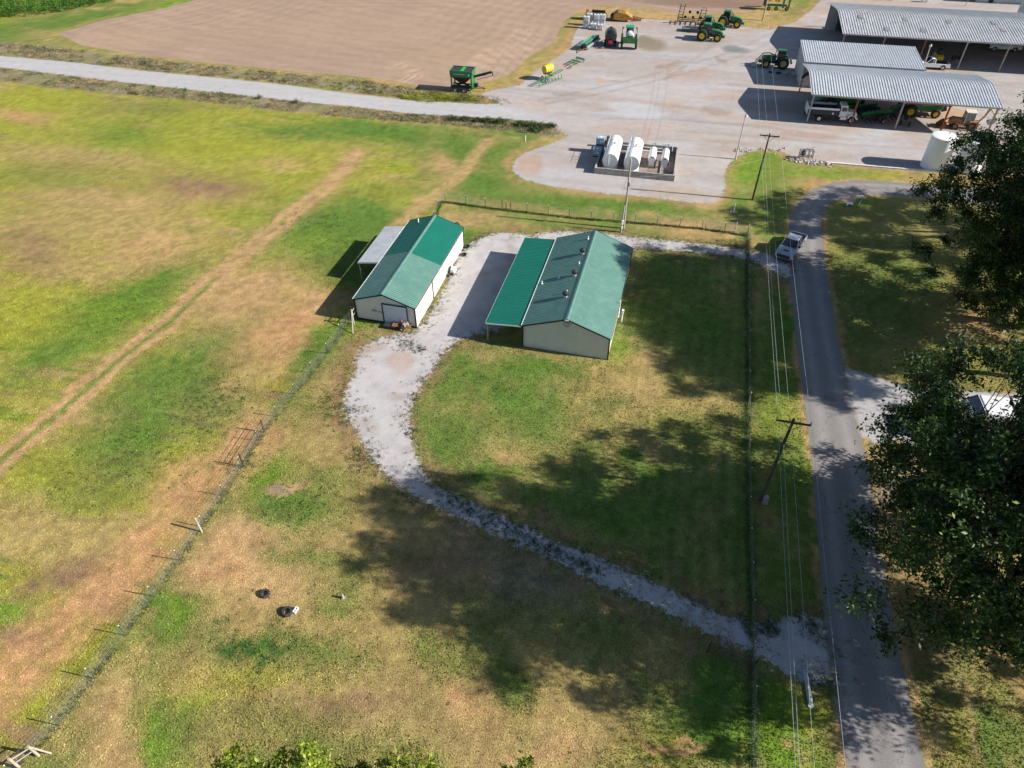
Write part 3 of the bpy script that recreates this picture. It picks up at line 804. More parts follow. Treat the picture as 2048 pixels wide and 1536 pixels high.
# --- right barn
B2o = at(1046, 692)
W2, L2, E2, RX2, RG2 = 8.3, 16.2, 2.65, 4.2, 4.15
b2, z2 = barn('steel_barn', 'larger cream barn with three turbine vents on its green roof', B2o, W2, L2, E2, RX2, RG2, R(-14.3), [M_groof_pale, M_groof_pale])
lw = 3.75
sheet('leanto_roof', [(-lw, 2.22), (-.25, 2.5)], L2 + .1, 0.29, .042, M_groof, b2, -.1)
MB().box((-lw, L2 / 2, 2.17), (.06, L2, .1)).build('leanto_beam', M_white, b2)
MB().box((-lw / 2 - .1, -.1, 2.28), (lw - .2, .05, .13), ry=-.08).build('leanto_beam', M_white, b2)
for i in range(5):
    MB().box((-lw + .15, .1 + i * (L2 - .2) / 4, 1.08), (.13, .13, 2.16)).build('leanto_post', M_wood, b2)
MB().lathe([(.30, 0), (.30, .05), (.24, .07)], (RX2 - .05, -.13, 3.45), 'y', 20).build('round_vent', mat('vent_grey', (.33, .37, .38), .5), b2)
MB().box((RX2 - .02, -.21, 4.05), (.35, .06, .09)).build('gable_light', M_white, b2)
turb = None
for (px_, py_, z) in ((1165, 513, 3.6), (1149, 556, 3.6), (1131, 598, 3.6)):
    q = local(at(px_, py_, z), B2o, R(-14.3)); zz = z2(q[0])
    if turb is None:
        o = MB().cyl((0, 0, -.1), (0, 0, .25), .17, n=14).build('turbine_vent', M_galv, b2, loc=(q[0], q[1], zz))
        d = MB().lathe([(.15, .22), (.27, .3), (.31, .42), (.27, .54), (.12, .62), (.02, .64)], (0, 0, 0), 'z', 16)
        for i in range(12):
            a = i * math.pi / 6; d.box((.30 * math.cos(a), .30 * math.sin(a), .42), (.05, .015, .3), rz=a + .6)
        d.build('turbine_head', M_dark, o)
        turb = o
    else:
        copy_tree(turb, b2, loc=(q[0], q[1], zz))
for (px_, py_, z) in ((1176, 482, 3.7), (1158, 532, 3.7), (1134, 588, 3.7), (1118, 556, 3.4), (1084, 565, 2.9)):
    q = local(at(px_, py_, z), B2o, R(-14.3)); zz = z2(q[0])
    MB().cyl((0, 0, -.05), (0, 0, .32), .05, n=8).lathe([(.12, 0), (.06, .09)], (0, 0, 0), 'z', 10).build('pipe_vent', M_white, b2, loc=(q[0], q[1], zz))
q = local(at(1236, 605, 2.7), B2o, R(-14.3))
MB().cyl((W2 + .2, q[1], .9), (W2 + .2, q[1], 3.0), .045, n=8).build('flue_pipe', M_white, b2)
q = local(at(1230, 640), B2o, R(-14.3))
ac = thing('meter_box', 'small white utility meter on the right wall of the larger barn', 'meter box', (*at(1243, 645)[:2], 0), R(-14.3))
MB().cyl((0, 0, 0), (0, 0, 1.5), .05, n=8).build('post', M_white, ac)
MB().box((0, 0, 1.35), (.2, .3, .45)).build('box', M_white, ac)

# ---------------------------------------------------------------- machine sheds
def arch(w, e, r, n=10, flat=.55):
    """curved-eave roof section, x from 0 (front) to w"""
    pts = []
    for i in range(n + 1):
        t = i / n
        x = w * t
        s = abs(2 * t - 1)
        z = e + (r - e) * (1 - s ** 2.4)
        pts.append((x, z))
    return pts

def shed(name, label, origin, rz, length, depth, e, ridge, prof, npost, roofm, pitch_, postm, beams=True, backwall=False):
    """long axis local x, depth local y"""
    t = thing(name, label, 'shed', origin, rz)
    r = sheet('roof', prof, length + .8, pitch_, .075, roofm, t, -.4, thick=.03)
    # the sheet helper works in (x, y): turn it so its ribs run front to back
    r.rotation_euler = (0, 0, R(-90)); 
    r.scale = (-1, 1, 1)
    r.location = (0, 0, 0)
    for i in range(npost):
        x = .1 + i * (length - .2) / (npost - 1)
        for y, zz in ((.1, prof[0][1]), (depth - .1, prof[-1][1])):
            MB().box((x, y, zz / 2), (.2, .24, zz)).build('post', postm[i % len(postm)], t)
        if beams:
            pts = [(x, p[0], p[1] - .28) for p in prof]
            mb = MB()
            for a, b in zip(pts[:-1], pts[1:]):
                mb.cyl(a, b, .14, n=4)
            mb.build('rafter', postm[i % len(postm)], t)
    for k in range(7):
        j = k / 6 * (len(prof) - 1); a = prof[int(j)]; b = prof[min(len(prof) - 1, int(j) + 1)]; f = j - int(j)
        y = a[0] + (b[0] - a[0]) * f; z = a[1] + (b[1] - a[1]) * f - .12
        MB().box((length / 2, y, z), (length + .6, .08, .16)).build('purlin', M_steel, t)
    return t

S1o = at(1612, 245)
S1e = at(1973, 273)
rz1 = math.atan2(S1e[1] - S1o[1], S1e[0] - S1o[0])
S1L = math.hypot(S1e[0] - S1o[0], S1e[1] - S1o[1])
def curved(w, e, r, ov=.35):
    d = (r - e)
    return [(-ov, e - .05), (w * .38, e + d * .80), (w * .45, e + d * .92), (w * .5, e + d * .95), (w * .55, e + d * .92), (w * .62, e + d * .80), (w + ov, e - .05)]
prof1 = curved(13.2, 4.45, 5.5)
s1 = shed('machine_shed', 'front open machine shed with curved metal roof and a dump truck under it', S1o, rz1, S1L, 13.2, 4.45, 5.5, prof1, 5, M_galv, .40, [M_steel, M_red, M_steel, M_red, M_wood])
MB().box((S1L * .62, .14, 4.1), (S1L * .26, .2, .42)).build('header_beam', M_red, s1)

# middle enclosed shed
o2 = at(1600, 158)
rz2 = rz1
s2o = at(1612, 122, 4.2)
s2 = thing('enclosed_shed', 'middle shed with ribbed grey walls, between the two open machine sheds', 'shed', s2o, rz2)
s2L, s2D = 18.6, 9.2
ribbed_wall('front_wall', (0, 0), (s2L, 0), 0, lambda u: 4.1, .34, .05, M_galv_old, s2)
ribbed_wall('end_wall', (s2L, 0), (s2L, s2D), 0, lambda u: 4.1 + .62 * u, .34, .04, M_galv_old, s2)
ribbed_wall('back_wall', (s2L, s2D), (0, s2D), 0, lambda u: 4.7, .34, .04, M_galv_old, s2)
ribbed_wall('end_wall', (0, s2D), (0, 0), 0, lambda u: 4.72 - .62 * u, .34, .04, M_galv_old, s2)
r = sheet('roof', [(-.25, 4.12), (s2D * .5, 4.45), (s2D + .25, 4.78)], s2L + .4, .40, .075, M_galv, s2, -.2, thick=.03)
r.rotation_euler = (0, 0, R(-90)); r.scale = (-1, 1, 1)
MB().box((s2L / 2, -.28, 4.05), (s2L + .5, .07, .22)).build('fascia', M_galv_old, s2)

# back shed
s3o = at(1692, 103)
p3 = at(1690, 66, 4.9)
s3 = shed('machine_shed', 'long back machine shed with skylights in its curved metal roof', p3, rz1, 62.0, 20.0, 4.9, 6.2, curved(20.0, 4.9, 6.2), 10, M_galv_old, .45, [M_steel, M_wood, M_rust])
for u, v, m in ((.055, .35, 0), (.18, .35, 0), (.30, .35, 0), (.425, .38, 0), (.44, .24, 0), (.535, .22, 1), (.60, .24, 1), (.56, .34, 0), (.12, .12, 0), (.22, .14, 0)):
    pr = curved(20.0, 4.9, 6.2)
    def zz(y):
        for a, b in zip(pr[:-1], pr[1:]):
            if a[0] <= y <= b[0]: return a[1] + (b[1] - a[1]) * (y - a[0]) / (b[0] - a[0])
    x = u * 62; y = v * 20 if m else (v * 20)
    h = .7 if not m else .9
    MB().quad((x - .45, y - h, zz(y - h) + .11), (x + .45, y - h, zz(y - h) + .11), (x + .45, y + h, zz(y + h) + .11), (x - .45, y + h, zz(y + h) + .11)).build('skylight', mat('old_skylight', (.20, .21, .20), .5) if not m else mat('new_skylight', (.75, .77, .78), .4), s3, solid=.02)
MB().box((31, 19.8, 2.4), (61.6, .08, 4.8)).build('back_wall', M_galv_old, s3)
MB().cyl((46.5, 12, 6.5), (46.5, 12, 9.6), .16, n=10).build('flue_pipe', M_galv, s3)
MB().box((50, 23.5, 3.0), (26, 7.4, 6.0)).build('rear_annex', M_galv_old, s3)

# far pale building beyond the sheds
bb = thing('farm_building', 'pale blue-grey low building at the far right edge beyond the sheds', 'building', at(1990, 6), rz1)
MB().box((7, 5, 1.6), (22, 10, 3.2)).build('wall', mat('pale_cladding', (.42, .46, .48), .6), bb)
MB().prism([(-5, 3.2), (18.6, 3.2), (18.6, 3.35), (-5, 3.35)], -.4, 10.4).build('roof', M_galv, bb)
MB().box((-1, -.03, 1.1), (1, .06, 2.1)).build('door', M_trim, bb)
for x in (4, 9): MB().box((x, -.03, 1.5), (1.2, .06, .9)).build('window', M_glass, bb)

# ---------------------------------------------------------------- tank farm
tA = at(1188, 347); tB = at(1348, 363)
rzt = math.atan2(tB[1] - tA[1], tB[0] - tA[0]); tL = math.hypot(tB[0] - tA[0], tB[1] - tA[1])
tD = 9.3
tw = thing('containment_wall', 'low concrete wall enclosing the four white tanks', 'wall', tA, rzt)
H_ = .85
MB().box((tL / 2, .1, H_ / 2), (tL, .2, H_)).build('front_wall', M_conc, tw)
MB().box((tL / 2, tD - .1, H_ / 2), (tL, .2, H_)).build('back_wall', M_conc, tw)
MB().box((.1, tD / 2, H_ / 2), (.2, tD - .4, H_)).build('side_wall', M_conc, tw)
MB().box((tL - .1, tD / 2, H_ / 2), (.2, tD - .4, H_)).build('side_wall', M_conc, tw)
MB().box((tL / 2, tD / 2, .03), (tL - .4, tD - .4, .05)).build('floor_slab', M_floor, tw)
MB().box((tL - 2.0, 3.2, .16), (.12, 5.4, .2)).build('kerb', M_conc, tw)

def tank(label, x, y0, length, r, zc, ladder=True, group=None):
    o = Vector((math.cos(rzt) * x - math.sin(rzt) * y0 + tA[0], math.sin(rzt) * x + math.cos(rzt) * y0 + tA[1], .055))
    t = thing('storage_tank', label, 'tank', o, rzt, group)
    MB().lathe([(r * .97, 0), (r, .05), (r, length - .05), (r * .97, length)], (0, 0, zc), 'y', 40).build('shell', M_tankw, t, smooth=True)
    for y in (length * .18, length * .82):
        MB().box((0, y, (zc - r) / 2 + .1), (r * 1.5, .25, zc - r + .35)).build('saddle', M_white, t)
    if ladder:
        MB().box((0, length / 2, .08), (r * 1.8, length * .96, .16)).build('skid', M_white, t)
        m = MB()
        xs = -r * .35
        for s in (-.2, .2):
            m.cyl((xs + s, -.12, .3), (xs + s, -.12, zc + r), .025, n=5)
        for i in range(9): m.cyl((xs - .2, -.12, .4 + i * .28), (xs + .2, -.12, .4 + i * .28), .02, n=4)
        m.build('ladder', M_white, t)
        m = MB()
        m.cyl((-.15, length * .42, zc + r - .05), (-.15, length * .42, zc + r + .55), .05, n=8).cyl((.2, length * .5, zc + r - .05), (.2, length * .5, zc + r + .3), .12, n=10)
        m.cyl((-.3, length * .58, zc + r - .1), (-.3, length * .58, zc + r + .4), .04, n=8).cyl((-.3, length * .58, zc + r + .4), (-.1, length * .58, zc + r + .4), .04, n=8)
        m.build('top_fittings', M_steel, t)
        m = MB()
        m.tube([(-r * .62, length * .25, zc + r * .80), (-r * .62, length * .25, zc + r * 1.3), (-r * .62, length * .85, zc + r * 1.3), (-r * .62, length * .85, zc + r * .8)], .02, 5)
        m.tube([(-r * .62, length * .55, zc + r * .80), (-r * .62, length * .55, zc + r * 1.3)], .02, 5)
        m.build('handrail', M_white, t)
    else:
        MB().tube([(-.25, length * .8, zc + r), (-.25, length * .8, zc + r + .7), (.15, length * .8, zc + r + .7), (.15, length * .8, zc + r)], .035, 6).box((.2, length * .8, zc + r + .65), (.14, .3, .2)).build('vent_fitting', M_steel, t)
        MB().box((0, -.03, zc + r * .55), (r * .6, .03, .09)).build('nameplate', M_dark, t)
    return t
def tpos(px_, py_, z):
    q = at(px_, py_, z); return local(q, tA, rzt)
q1 = tpos(1220, 323, 1.35); q2 = tpos(1263, 328, 1.35); q3 = tpos(1303.5, 320, 1.2); q4 = tpos(1329, 323, 1.2); qb = tpos(1237, 285, 1.35)
TLn = qb[1] - q1[1]
tank('leftmost large white cylindrical tank, beside the stacked cage totes', q1[0], q1[1], TLn, 1.06, 1.35)
tank('second large white tank, nearer the two small tanks', q2[0], q2[1], TLn, 1.06, 1.35)
tank('left one of the two small white tanks', q3[0], q3[1], 3.2, .5, 1.2, False)
tank('small white tank nearest the right concrete wall', q4[0], q4[1], 3.2, .5, 1.2, False)
pp = thing('tank_pipework', 'white and grey pipework running behind the tanks', 'pipes', (tA[0], tA[1], 0), rzt)
m = MB()
m.tube([(1.4, 8.9, .5), (tL - 2.2, 8.9, .5)], .06).tube([(4.8, 8.7, .5), (4.8, 8.7, 1.5), (5.4, 8.7, 1.5)], .05).tube([(8.6, 8.4, .4), (8.6, 8.4, 1.5), (10, 8.4, 1.5), (10, 8.4, .4)], .05)
m.tube([(4.9, 5.5, .4), (4.9, 8.7, .4)], .05).tube([(8.6, 5.2, .35), (tL - 2.5, 5.2, .35)], .05).tube([(8.6, 6.9, .9), (tL - 5.8, 6.9, .9)], .05)
m.build('pipe', M_white, pp)
m = MB().box((5.2, 8.6, 1.0), (.5, .5, .7)).box((9.4, 8.3, .8), (.6, .5, .6)).build('pump', M_steel, pp)
bx = MB().box((1.0, 9.0, .9), (.9, .6, 1.3)).build('pump_cabinet', mat('brown_cabinet', (.10, .07, .06), .6), pp)

M_ibc = mat('milky_plastic', (.60, .64, .66), .35, vary=.06, spec=.4)
M_ibcb = mat('bluish_plastic', (.33, .45, .55), .35, vary=.08)
def tote(label, loc, rz, m, group, first=[None, {}]):
    key = m.name
    if key in first[1]:
        return copy_tree(first[1][key], None, loc, rz, label)
    t = thing('cage_tote', label, 'tote', loc, rz, group)
    MB().box((0, 0, .62), (1.1, .95, .92)).build('bottle', m, t, bevel=.08)
    MB().lathe([(.17, 0), (.15, .05)], (0, 0, 1.08), 'z', 12).build('lid', M_dark if m is M_ibc else M_white, t)
    c = MB()
    for i in range(7):
        x = -.57 + i * .19
        for y in (-.5, .5): c.cyl((x, y, .14), (x, y, 1.1), .014, n=4)
    for i in range(6):
        y = -.5 + i * .2
        for x in (-.58, .58): c.cyl((x, y, .14), (x, y, 1.1), .014, n=4)
    for z in (.2, .5, .8, 1.1):
        c.cyl((-.58, -.5, z), (.58, -.5, z), .014, n=4).cyl((-.58, .5, z), (.58, .5, z), .014, n=4).cyl((-.58, -.5, z), (-.58, .5, z), .014, n=4).cyl((.58, -.5, z), (.58, .5, z), .014, n=4)
    c.build('cage', M_galv, t)
    MB().box((0, 0, .07), (1.2, 1.0, .13)).build('pallet', M_galv if m is M_ibc else M_dark, t)
    MB().box((.1, -.525, .62), (.35, .02, .3)).build('label_plate', M_white, t)
    first[1][key] = t
    return t
lg = at(1194, 311); 
tote('lower front cage tote of bluish plastic left of the tank wall', (*lg, 0), rzt, M_ibcb, 'totes by the tanks')
tote('upper rear cage tote of bluish plastic stacked behind another', (lg[0] + .5, lg[1] + 1.2, 0), rzt, M_ibcb, None)
tote('cage tote stacked on top of the rear bluish tote', (lg[0] + .5, lg[1] + 1.2, 1.14), rzt, M_ibcb, None)
tb = [(1172, 56, 0), (1186, 58, 0), (1200, 60, 0), (1178, 50, 0), (1192, 52, 0), (1204, 52, 0)]
WT = ['white cage tote at the front left of the yard cluster', 'white cage tote at the front middle of the yard cluster', 'white cage tote at the front right of the yard cluster', 'white cage tote in the back row, left end, under another', 'white cage tote in the back row, middle, under another', 'white cage tote in the back row, right end, under another']
for (px_, py_, z), lb in zip(tb, WT):
    p = at(px_, py_); tote(lb, (p[0], p[1], 0), R(-10), M_ibc, 'white totes in the yard')
for (px_, py_), lb in zip(((1178, 50), (1192, 52), (1204, 52), (1172, 56)), ('white cage tote on top of the stack, left end of back row', 'white cage tote on top of the stack, middle of back row', 'white cage tote on top of the stack, right end of back row', 'white cage tote on top of the front left tote')):
    p = at(px_, py_); tote(lb, (p[0], p[1], 1.14), R(-10), M_ibc, 'white totes in the yard')

# tall white tanks at the right
M_tall = mat('white_tall_tank', (.74, .77, .78), .4, vary=.03, dirt=(.55, .52, .47, .15))
for (px_, py_, r, lb) in ((1864, 333, 1.65, 'tall white upright tank with an open rim, left of the pair'), (1930, 340, 1.65, 'tall white upright tank half hidden by tree branches')):
    p = at(px_, py_)
    t = thing('upright_tank', lb, 'tank', (p[0] + .1, p[1], 0))
    MB().lathe([(r, 0), (r * 1.0, 4.3)], (0, 0, 0), 'z', 40).build('shell', M_tall, t, smooth=True)
    MB().lathe([(r + .02, 4.3), (r + .02, 4.36), (r * .9, 4.42), (.3, 4.55), (.02, 4.56)], (0, 0, 0), 'z', 40).build('lid', M_tankw, t, smooth=True)
    MB().cyl((.6, .3, 4.45), (.6, .3, 4.8), .06, n=8).build('vent', M_dark, t)
kb = thing('concrete_kerb', 'long white concrete kerb along the grass in front of the upright tanks', 'kerb', (0, 0, 0))
a, b = at(1652, 326), at(1905, 347)
m = MB().box(((a[0] + b[0]) / 2, (a[1] + b[1]) / 2, .09), (math.hypot(b[0] - a[0], b[1] - a[1]), .3, .18), rz=math.atan2(b[1] - a[1], b[0] - a[0])).build('kerb_block', mat('pale_concrete', (.6, .58, .54), .8), kb)

# ---------------------------------------------------------------- poles and lines
def pole(label, base, top_xy, h, r, m, arm=None, cat='utility pole', name='utility_pole'):
    t = thing(name, label, cat, base)
    dx, dy = top_xy[0] - base[0], top_xy[1] - base[1]
    MB().cyl((0, 0, 0), (dx, dy, h), r, r * .62, 12).build('pole', m, t, smooth=True)
    if arm:
        L, az = arm
        ca, sa = math.cos(az), math.sin(az)
        am = MB().box((dx, dy - .12, h - .25), (L, .1, .13), rz=az).build('crossarm', M_creosote, t)
        MB().cyl((dx - ca * L * .3, dy - sa * L * .3 - .12, h - .3), (dx, dy - .12, h - 1.0), .025, n=5).cyl((dx + ca * L * .3, dy + sa * L * .3 - .12, h - .3), (dx, dy - .12, h - 1.0), .025, n=5).build('brace', M_steel, t)
        for s in (-.48, -.12, .48):
            MB().lathe([(.05, 0), (.07, .06), (.03, .1), (.06, .16), (.02, .22)], (dx + ca * L * s, dy + sa * L * s - .12, h - .18), 'z', 8).build('insulator', mat('grey_porcelain', (.25, .24, .24), .3), t)
    return t
def topxy(px_, py_, h): return at(px_, py_, h)
pA = at(1505, 400); pB = at(1520, 1000)
hA, hB = 8.75, 8.8
tpA = topxy(1540, 267, hA); tpB = topxy(1588, 838, hB)
WAZ = math.atan2(pA[1] - pB[1], pA[0] - pB[0]) - R(90)
pole('dark utility pole on the grass strip right of the tanks', pA, tpA, hA, .15, M_creosote, (2.3, WAZ))
polB = pole('leaning dark utility pole beside the asphalt lane', pB, tpB, hB, .16, M_creosote, (2.35, WAZ))
MB().box((.25, -.35, .45), (.35, .3, .8)).build('ground_cabinet', M_steel, polB)
MB().cyl((tpB[0] - pB[0] - .2, tpB[1] - pB[1] - .25, hB - 2.3), (tpB[0] - pB[0] - .2, tpB[1] - pB[1] - .25, hB - 1.9), .12, n=10).build('spool_bracket', M_dark, polB)
pC = at(1247, 457); polC = pole('bleached wooden pole standing between tanks and barns', pC, topxy(1262, 318, 8.85), 8.85, .14, M_paleplole)
MB().lathe([(.12, 0), (.12, .4), (.08, .5)], (.05, -.18, 5.6), 'z', 10).build('bracket', M_steel, polC)
pC2 = at(1245, 460); mp = pole('short meter pole next to the bleached wooden pole', (pC2[0] - .25, pC2[1] - .5), (pC2[0] - .1, pC2[1] - .35), 3.9, .1, M_creosote, cat='meter pole', name='meter_pole')
MB().box((.05, -.16, 1.4), (.25, .16, .5)).box((.05, -.16, .7), (.2, .12, .3)).cyl((0, -.12, 0), (.1, -.1, 3.6), .035, n=6).build('meter', M_white, mp)
pD = at(1471, 318); polD = pole('slim grey yard light pole at the edge of the gravel yard', pD, topxy(1492, 228, 6.4), 6.4, .1, mat('grey_pole', (.36, .35, .34), .8), cat='light pole', name='light_pole')
d = (topxy(1492, 228, 6.4)[0] - pD[0], topxy(1492, 228, 6.4)[1] - pD[1])
MB().tube([(d[0], d[1], 6.2), (d[0] - .1, d[1] - .5, 6.5)], .035).lathe([(.22, 0), (.16, .12), (.06, .25)], (d[0] - .1, d[1] - .6, 6.3), 'z', 10).build('lamp_head', M_steel, polD)
MB().cyl((0, -.15, 0), (.02, -.12, 1.3), .06, n=8).build('marker_sleeve', M_white, polD)
pF = at(1525, 41); pole('tall bare pole rising past the top edge near the planter', pF, (pF[0] + .3, pF[1]), 10.5, .15, M_paleplole)
pG = at(1846, 138); polG = pole('yard light pole rising between the middle and back sheds', pG, topxy(1861, 92, 5.6), 5.6, .1, mat('grey_pole', (.36, .35, .34), .8), cat='light pole', name='light_pole')
dg = (topxy(1861, 92, 5.6)[0] - pG[0], topxy(1861, 92, 5.6)[1] - pG[1])
MB().lathe([(.22, 0), (.2, .2), (.08, .4)], (dg[0], dg[1], 5.5), 'z', 10).build('lamp_head', M_steel, polG)

M_wire = mat('bare_conductor', (.48, .49, .48), .4, metal=.2)
def wire(label, a, b, sag, r=.008, ext=None, m=None):
    n = 26
    pts = []
    for i in range(n + 1):
        t = i / n
        pts.append((a[0] + (b[0] - a[0]) * t, a[1] + (b[1] - a[1]) * t, a[2] + (b[2] - a[2]) * t - 4 * sag * t * (1 - t)))
    o = MB().tube(pts, r, 4).build('power_line', m or M_wire)
    return tag(o, label, 'power line', 'overhead lines along the lane')
ca, sa = math.cos(WAZ), math.sin(WAZ)
WN = {-.48: 'left', -.12: 'middle', .48: 'right'}
step = (pB[0] - pA[0], pB[1] - pA[1])
for s in (-.48, -.12, .48):
    A_ = (tpA[0] + ca * 2.3 * s, tpA[1] + sa * 2.3 * s - .12, hA + .02)
    B_ = (tpB[0] + ca * 2.35 * s, tpB[1] + sa * 2.35 * s - .12, hB + .02)
    C_ = (B_[0] + step[0] * 1.02, B_[1] + step[1] * 1.02, hB + .3)
    D_ = (A_[0] - step[0], A_[1] - step[1], hA)
    wire('%s overhead conductor between the pole by the lane and the pole by the tanks' % WN[s], A_, B_, .35)
    wire('%s overhead conductor from the leaning pole to the bottom edge' % WN[s], B_, C_, .3)
    wire('%s overhead conductor from the pole by the tanks up to the top edge' % WN[s], D_, A_, .45)
for k, (dx, hh) in enumerate(((-.1, 6.6), (.05, 6.2))):
    nm = ('upper', 'lower')[k]
    A_ = (pA[0] + (tpA[0] - pA[0]) * .75 + dx, pA[1] + (tpA[1] - pA[1]) * .75, hh); B_ = (pB[0] + (tpB[0] - pB[0]) * .75 + dx, pB[1] + (tpB[1] - pB[1]) * .75, hh)
    C_ = (B_[0] + step[0], B_[1] + step[1], hh)
    wire('%s thin cable slung below the conductors past the lane' % nm, A_, B_, .6, .005)
    wire('%s thin cable from the leaning pole to the bottom edge' % nm, B_, C_, .6, .005)
wire('service cable from the light pole to the bleached pole', (pA[0] + .55, pA[1] + .1, 5.6), (pC[0] + .2, pC[1] + .1, 6.6), .5, .009)

# ---------------------------------------------------------------- fences
M_tpost = mat('t_post_green', (.06, .09, .06), .7)
M_fwire = mat('fence_wire', (.30, .31, .30), .5, metal=.2)
M_railw = mat('pale_pipe_rail', (.36, .31, .25), .85, vary=.25)
def fence(label, line, spacing, h, woven=True, white_tip=True, postm=None, cat='fence', group=None, top_r=.006):
    pts = [at(*p) for p in line]
    o0 = pts[0]
    t = thing('wire_fence', label, cat, (o0[0], o0[1], 0))
    P = [Vector((p[0] - o0[0], p[1] - o0[1], 0)) for p in pts]
    # resample
    seg = [0]
    for a, b in zip(P[:-1], P[1:]): seg.append(seg[-1] + (b - a).length)
    def pos(s):
        for i in range(len(P) - 1):
            if s <= seg[i + 1] + 1e-6:
                return P[i].lerp(P[i + 1], (s - seg[i]) / (seg[i + 1] - seg[i]))
        return P[-1]
    tot = seg[-1]
    n = int(tot / spacing)
    base = None
    rnd = random.Random(5)
    for i in range(n + 1):
        q = pos(min(tot, i * tot / n))
        if base is None:
            m = MB().box((0, 0, h / 2), (.05, .05, h), m=0)
            if white_tip: m.box((0, 0, h + .02), (.052, .052, .07), m=1)
            base = m.build('fence_post', [postm or M_tpost, M_white], t, loc=q)
            o = base
        else:
            o = base.copy(); COL.objects.link(o); o.location = q
        o.rotation_euler = (rnd.uniform(-.05, .05), rnd.uniform(-.05, .05), rnd.uniform(0, 1))
    m = MB()
    hs = [.12 + k * (h - .15) / (7 if woven else 3) for k in range(8 if woven else 4)]
    ns = max(2, int(tot / 1.5))
    for z in hs:
        prev = None
        for i in range(ns + 1):
            q = pos(tot * i / ns); p = (q.x, q.y, z + rnd.uniform(-.015, .015))
            if prev: m.cyl(prev, p, top_r, n=3, cap=False)
            prev = p
    if woven:
        s = 0
        while s < tot:
            q = pos(s); m.cyl((q.x, q.y, .08), (q.x, q.y, h - .05), .0035, n=3, cap=False); s += .3
    o = m.build('fence_mesh', M_fwire, t)
    o['kind'] = 'stuff'
    return t
fence('long woven wire fence slanting across the pasture to the smaller barn', FENCE_L, 3.0, 1.25)
fence('woven wire fence running from behind the smaller barn towards the lane', FENCE_N, 2.6, 1.2)
fence('weedy straight wire fence parallel to the asphalt lane', FENCE_R, 3.0, 1.15, woven=False)

def hbrace(label, p, q, h=1.5):
    a, b = at(*p), at(*q)
    t = thing('brace_post', label, 'fence brace', (a[0], a[1], 0))
    d = Vector((b[0] - a[0], b[1] - a[1], 0))
    MB().cyl((0, 0, 0), (0, 0, h), .08, n=8).build('post', M_railw, t)
    MB().cyl((d.x, d.y, 0), (d.x, d.y, h), .08, n=8).build('post', M_railw, t)
    MB().cyl((0, 0, h * .85), (d.x, d.y, h * .85), .04, n=6).build('rail', M_railw, t)
    MB().cyl((0, 0, h * .55), (d.x, d.y, h * .5), .04, n=6).build('rail', M_railw, t)
    MB().cyl((d.x * -.02, d.y * -.02, h * .9), (-d.x * .5 + .3, -d.y * .8 - .4, .05), .05, n=6).build('strut', M_railw, t)
    return t
hbrace('pale brace posts at the front left corner of the smaller barn', (708, 648), (718, 630), 1.8)
hbrace('pale leaning brace post in the bottom left corner', (78, 1512), (40, 1536), 1.4)
p = at(404, 1064)
t = thing('brace_post', 'single pale leaning post halfway along the slanting fence', 'fence post', p)
MB().cyl((0, 0, 0), (-.25, .3, 1.35), .07, n=8).build('post', M_railw, t)

def gate(label, p, q, h, m, rails=5, r=.014, lie=0.0, name='farm_gate', posts=True, zoff=.15):
    a, b = at(*p), at(*q)
    t = thing(name, label, 'gate', (a[0], a[1], 0), math.atan2(b[1] - a[1], b[0] - a[0]))
    L = math.hypot(b[0] - a[0], b[1] - a[1])
    for i in range(rails):
        z = zoff + (h - zoff) * i / (rails - 1)
        MB().cyl((0, lie * z, z * (1 - abs(lie))), (L, lie * z, z * (1 - abs(lie))), r, n=6).build('rail', m, t)
    for x in (0, L / 2, L):
        MB().cyl((x, lie * zoff, zoff * (1 - abs(lie))), (x, lie * h, h * (1 - abs(lie))), r, n=6).build('upright', m, t)
    if posts:
        for x in (-.12, L + .12): MB().cyl((x, 0, 0), (x, 0, h + .15), .05, n=8).build('gate_post', m, t)
    return t
M_gate = mat('dull_gate_steel', (.035, .03, .028), .6, metal=.3)
gate('galvanised tube gate in the fence near the lane', (1412, 458), (1468, 464), 1.2, M_galv)
gate('rusty low gate behind the larger barn', (1006, 418), (1020, 420), 1.2, M_rust, rails=2)
gate('dark gate in the shade near the bottom of the weedy fence', (1418, 1306), (1502, 1340), 1.25, M_gate, rails=5)
gate('dark tube gate standing in the slanting pasture fence', (488, 930), (528, 866), 1.3, M_gate, rails=5)

# ================================================================== vehicles and machines
JG = mat('green_machine_paint', (.010, .150, .042), .35, vary=.12, dirt=(.10, .10, .06, .25), coat=.3)
JY = mat('yellow_machine_paint', (.72, .50, .015), .4, vary=.08, dirt=(.3, .22, .1, .25))
M_silver = mat('silver_car_paint', (.30, .34, .38), .3, metal=.35, vary=.04, coat=.5)
M_wht = mat('white_car_paint', (.72, .74, .76), .3, vary=.04, coat=.4)
M_chrome = mat('bright_metal', (.55, .56, .57), .25, metal=.8, vary=.05)
M_lamp = mat('lamp_lens', (.55, .57, .55), .15, vary=.05)
M_redl = mat('red_lens', (.45, .02, .02), .3)
M_tan = mat('faded_orange_paint', (.36, .155, .060), .6, vary=.25, dirt=(.22, .18, .13, .6))
M_cabc = mat('cream_cab', (.55, .52, .44), .5, vary=.1)
M_plastank = mat('translucent_tank', (.55, .58, .55), .4, vary=.05)
M_rusty = mat('rusty_iron', (.16, .075, .035), .9, vary=.5, scale=2, dirt=(.33, .18, .08, .5))
M_ochre = mat('ochre_scraper', (.36, .19, .035), .75, vary=.4, scale=1.2, dirt=(.12, .06, .03, .7))

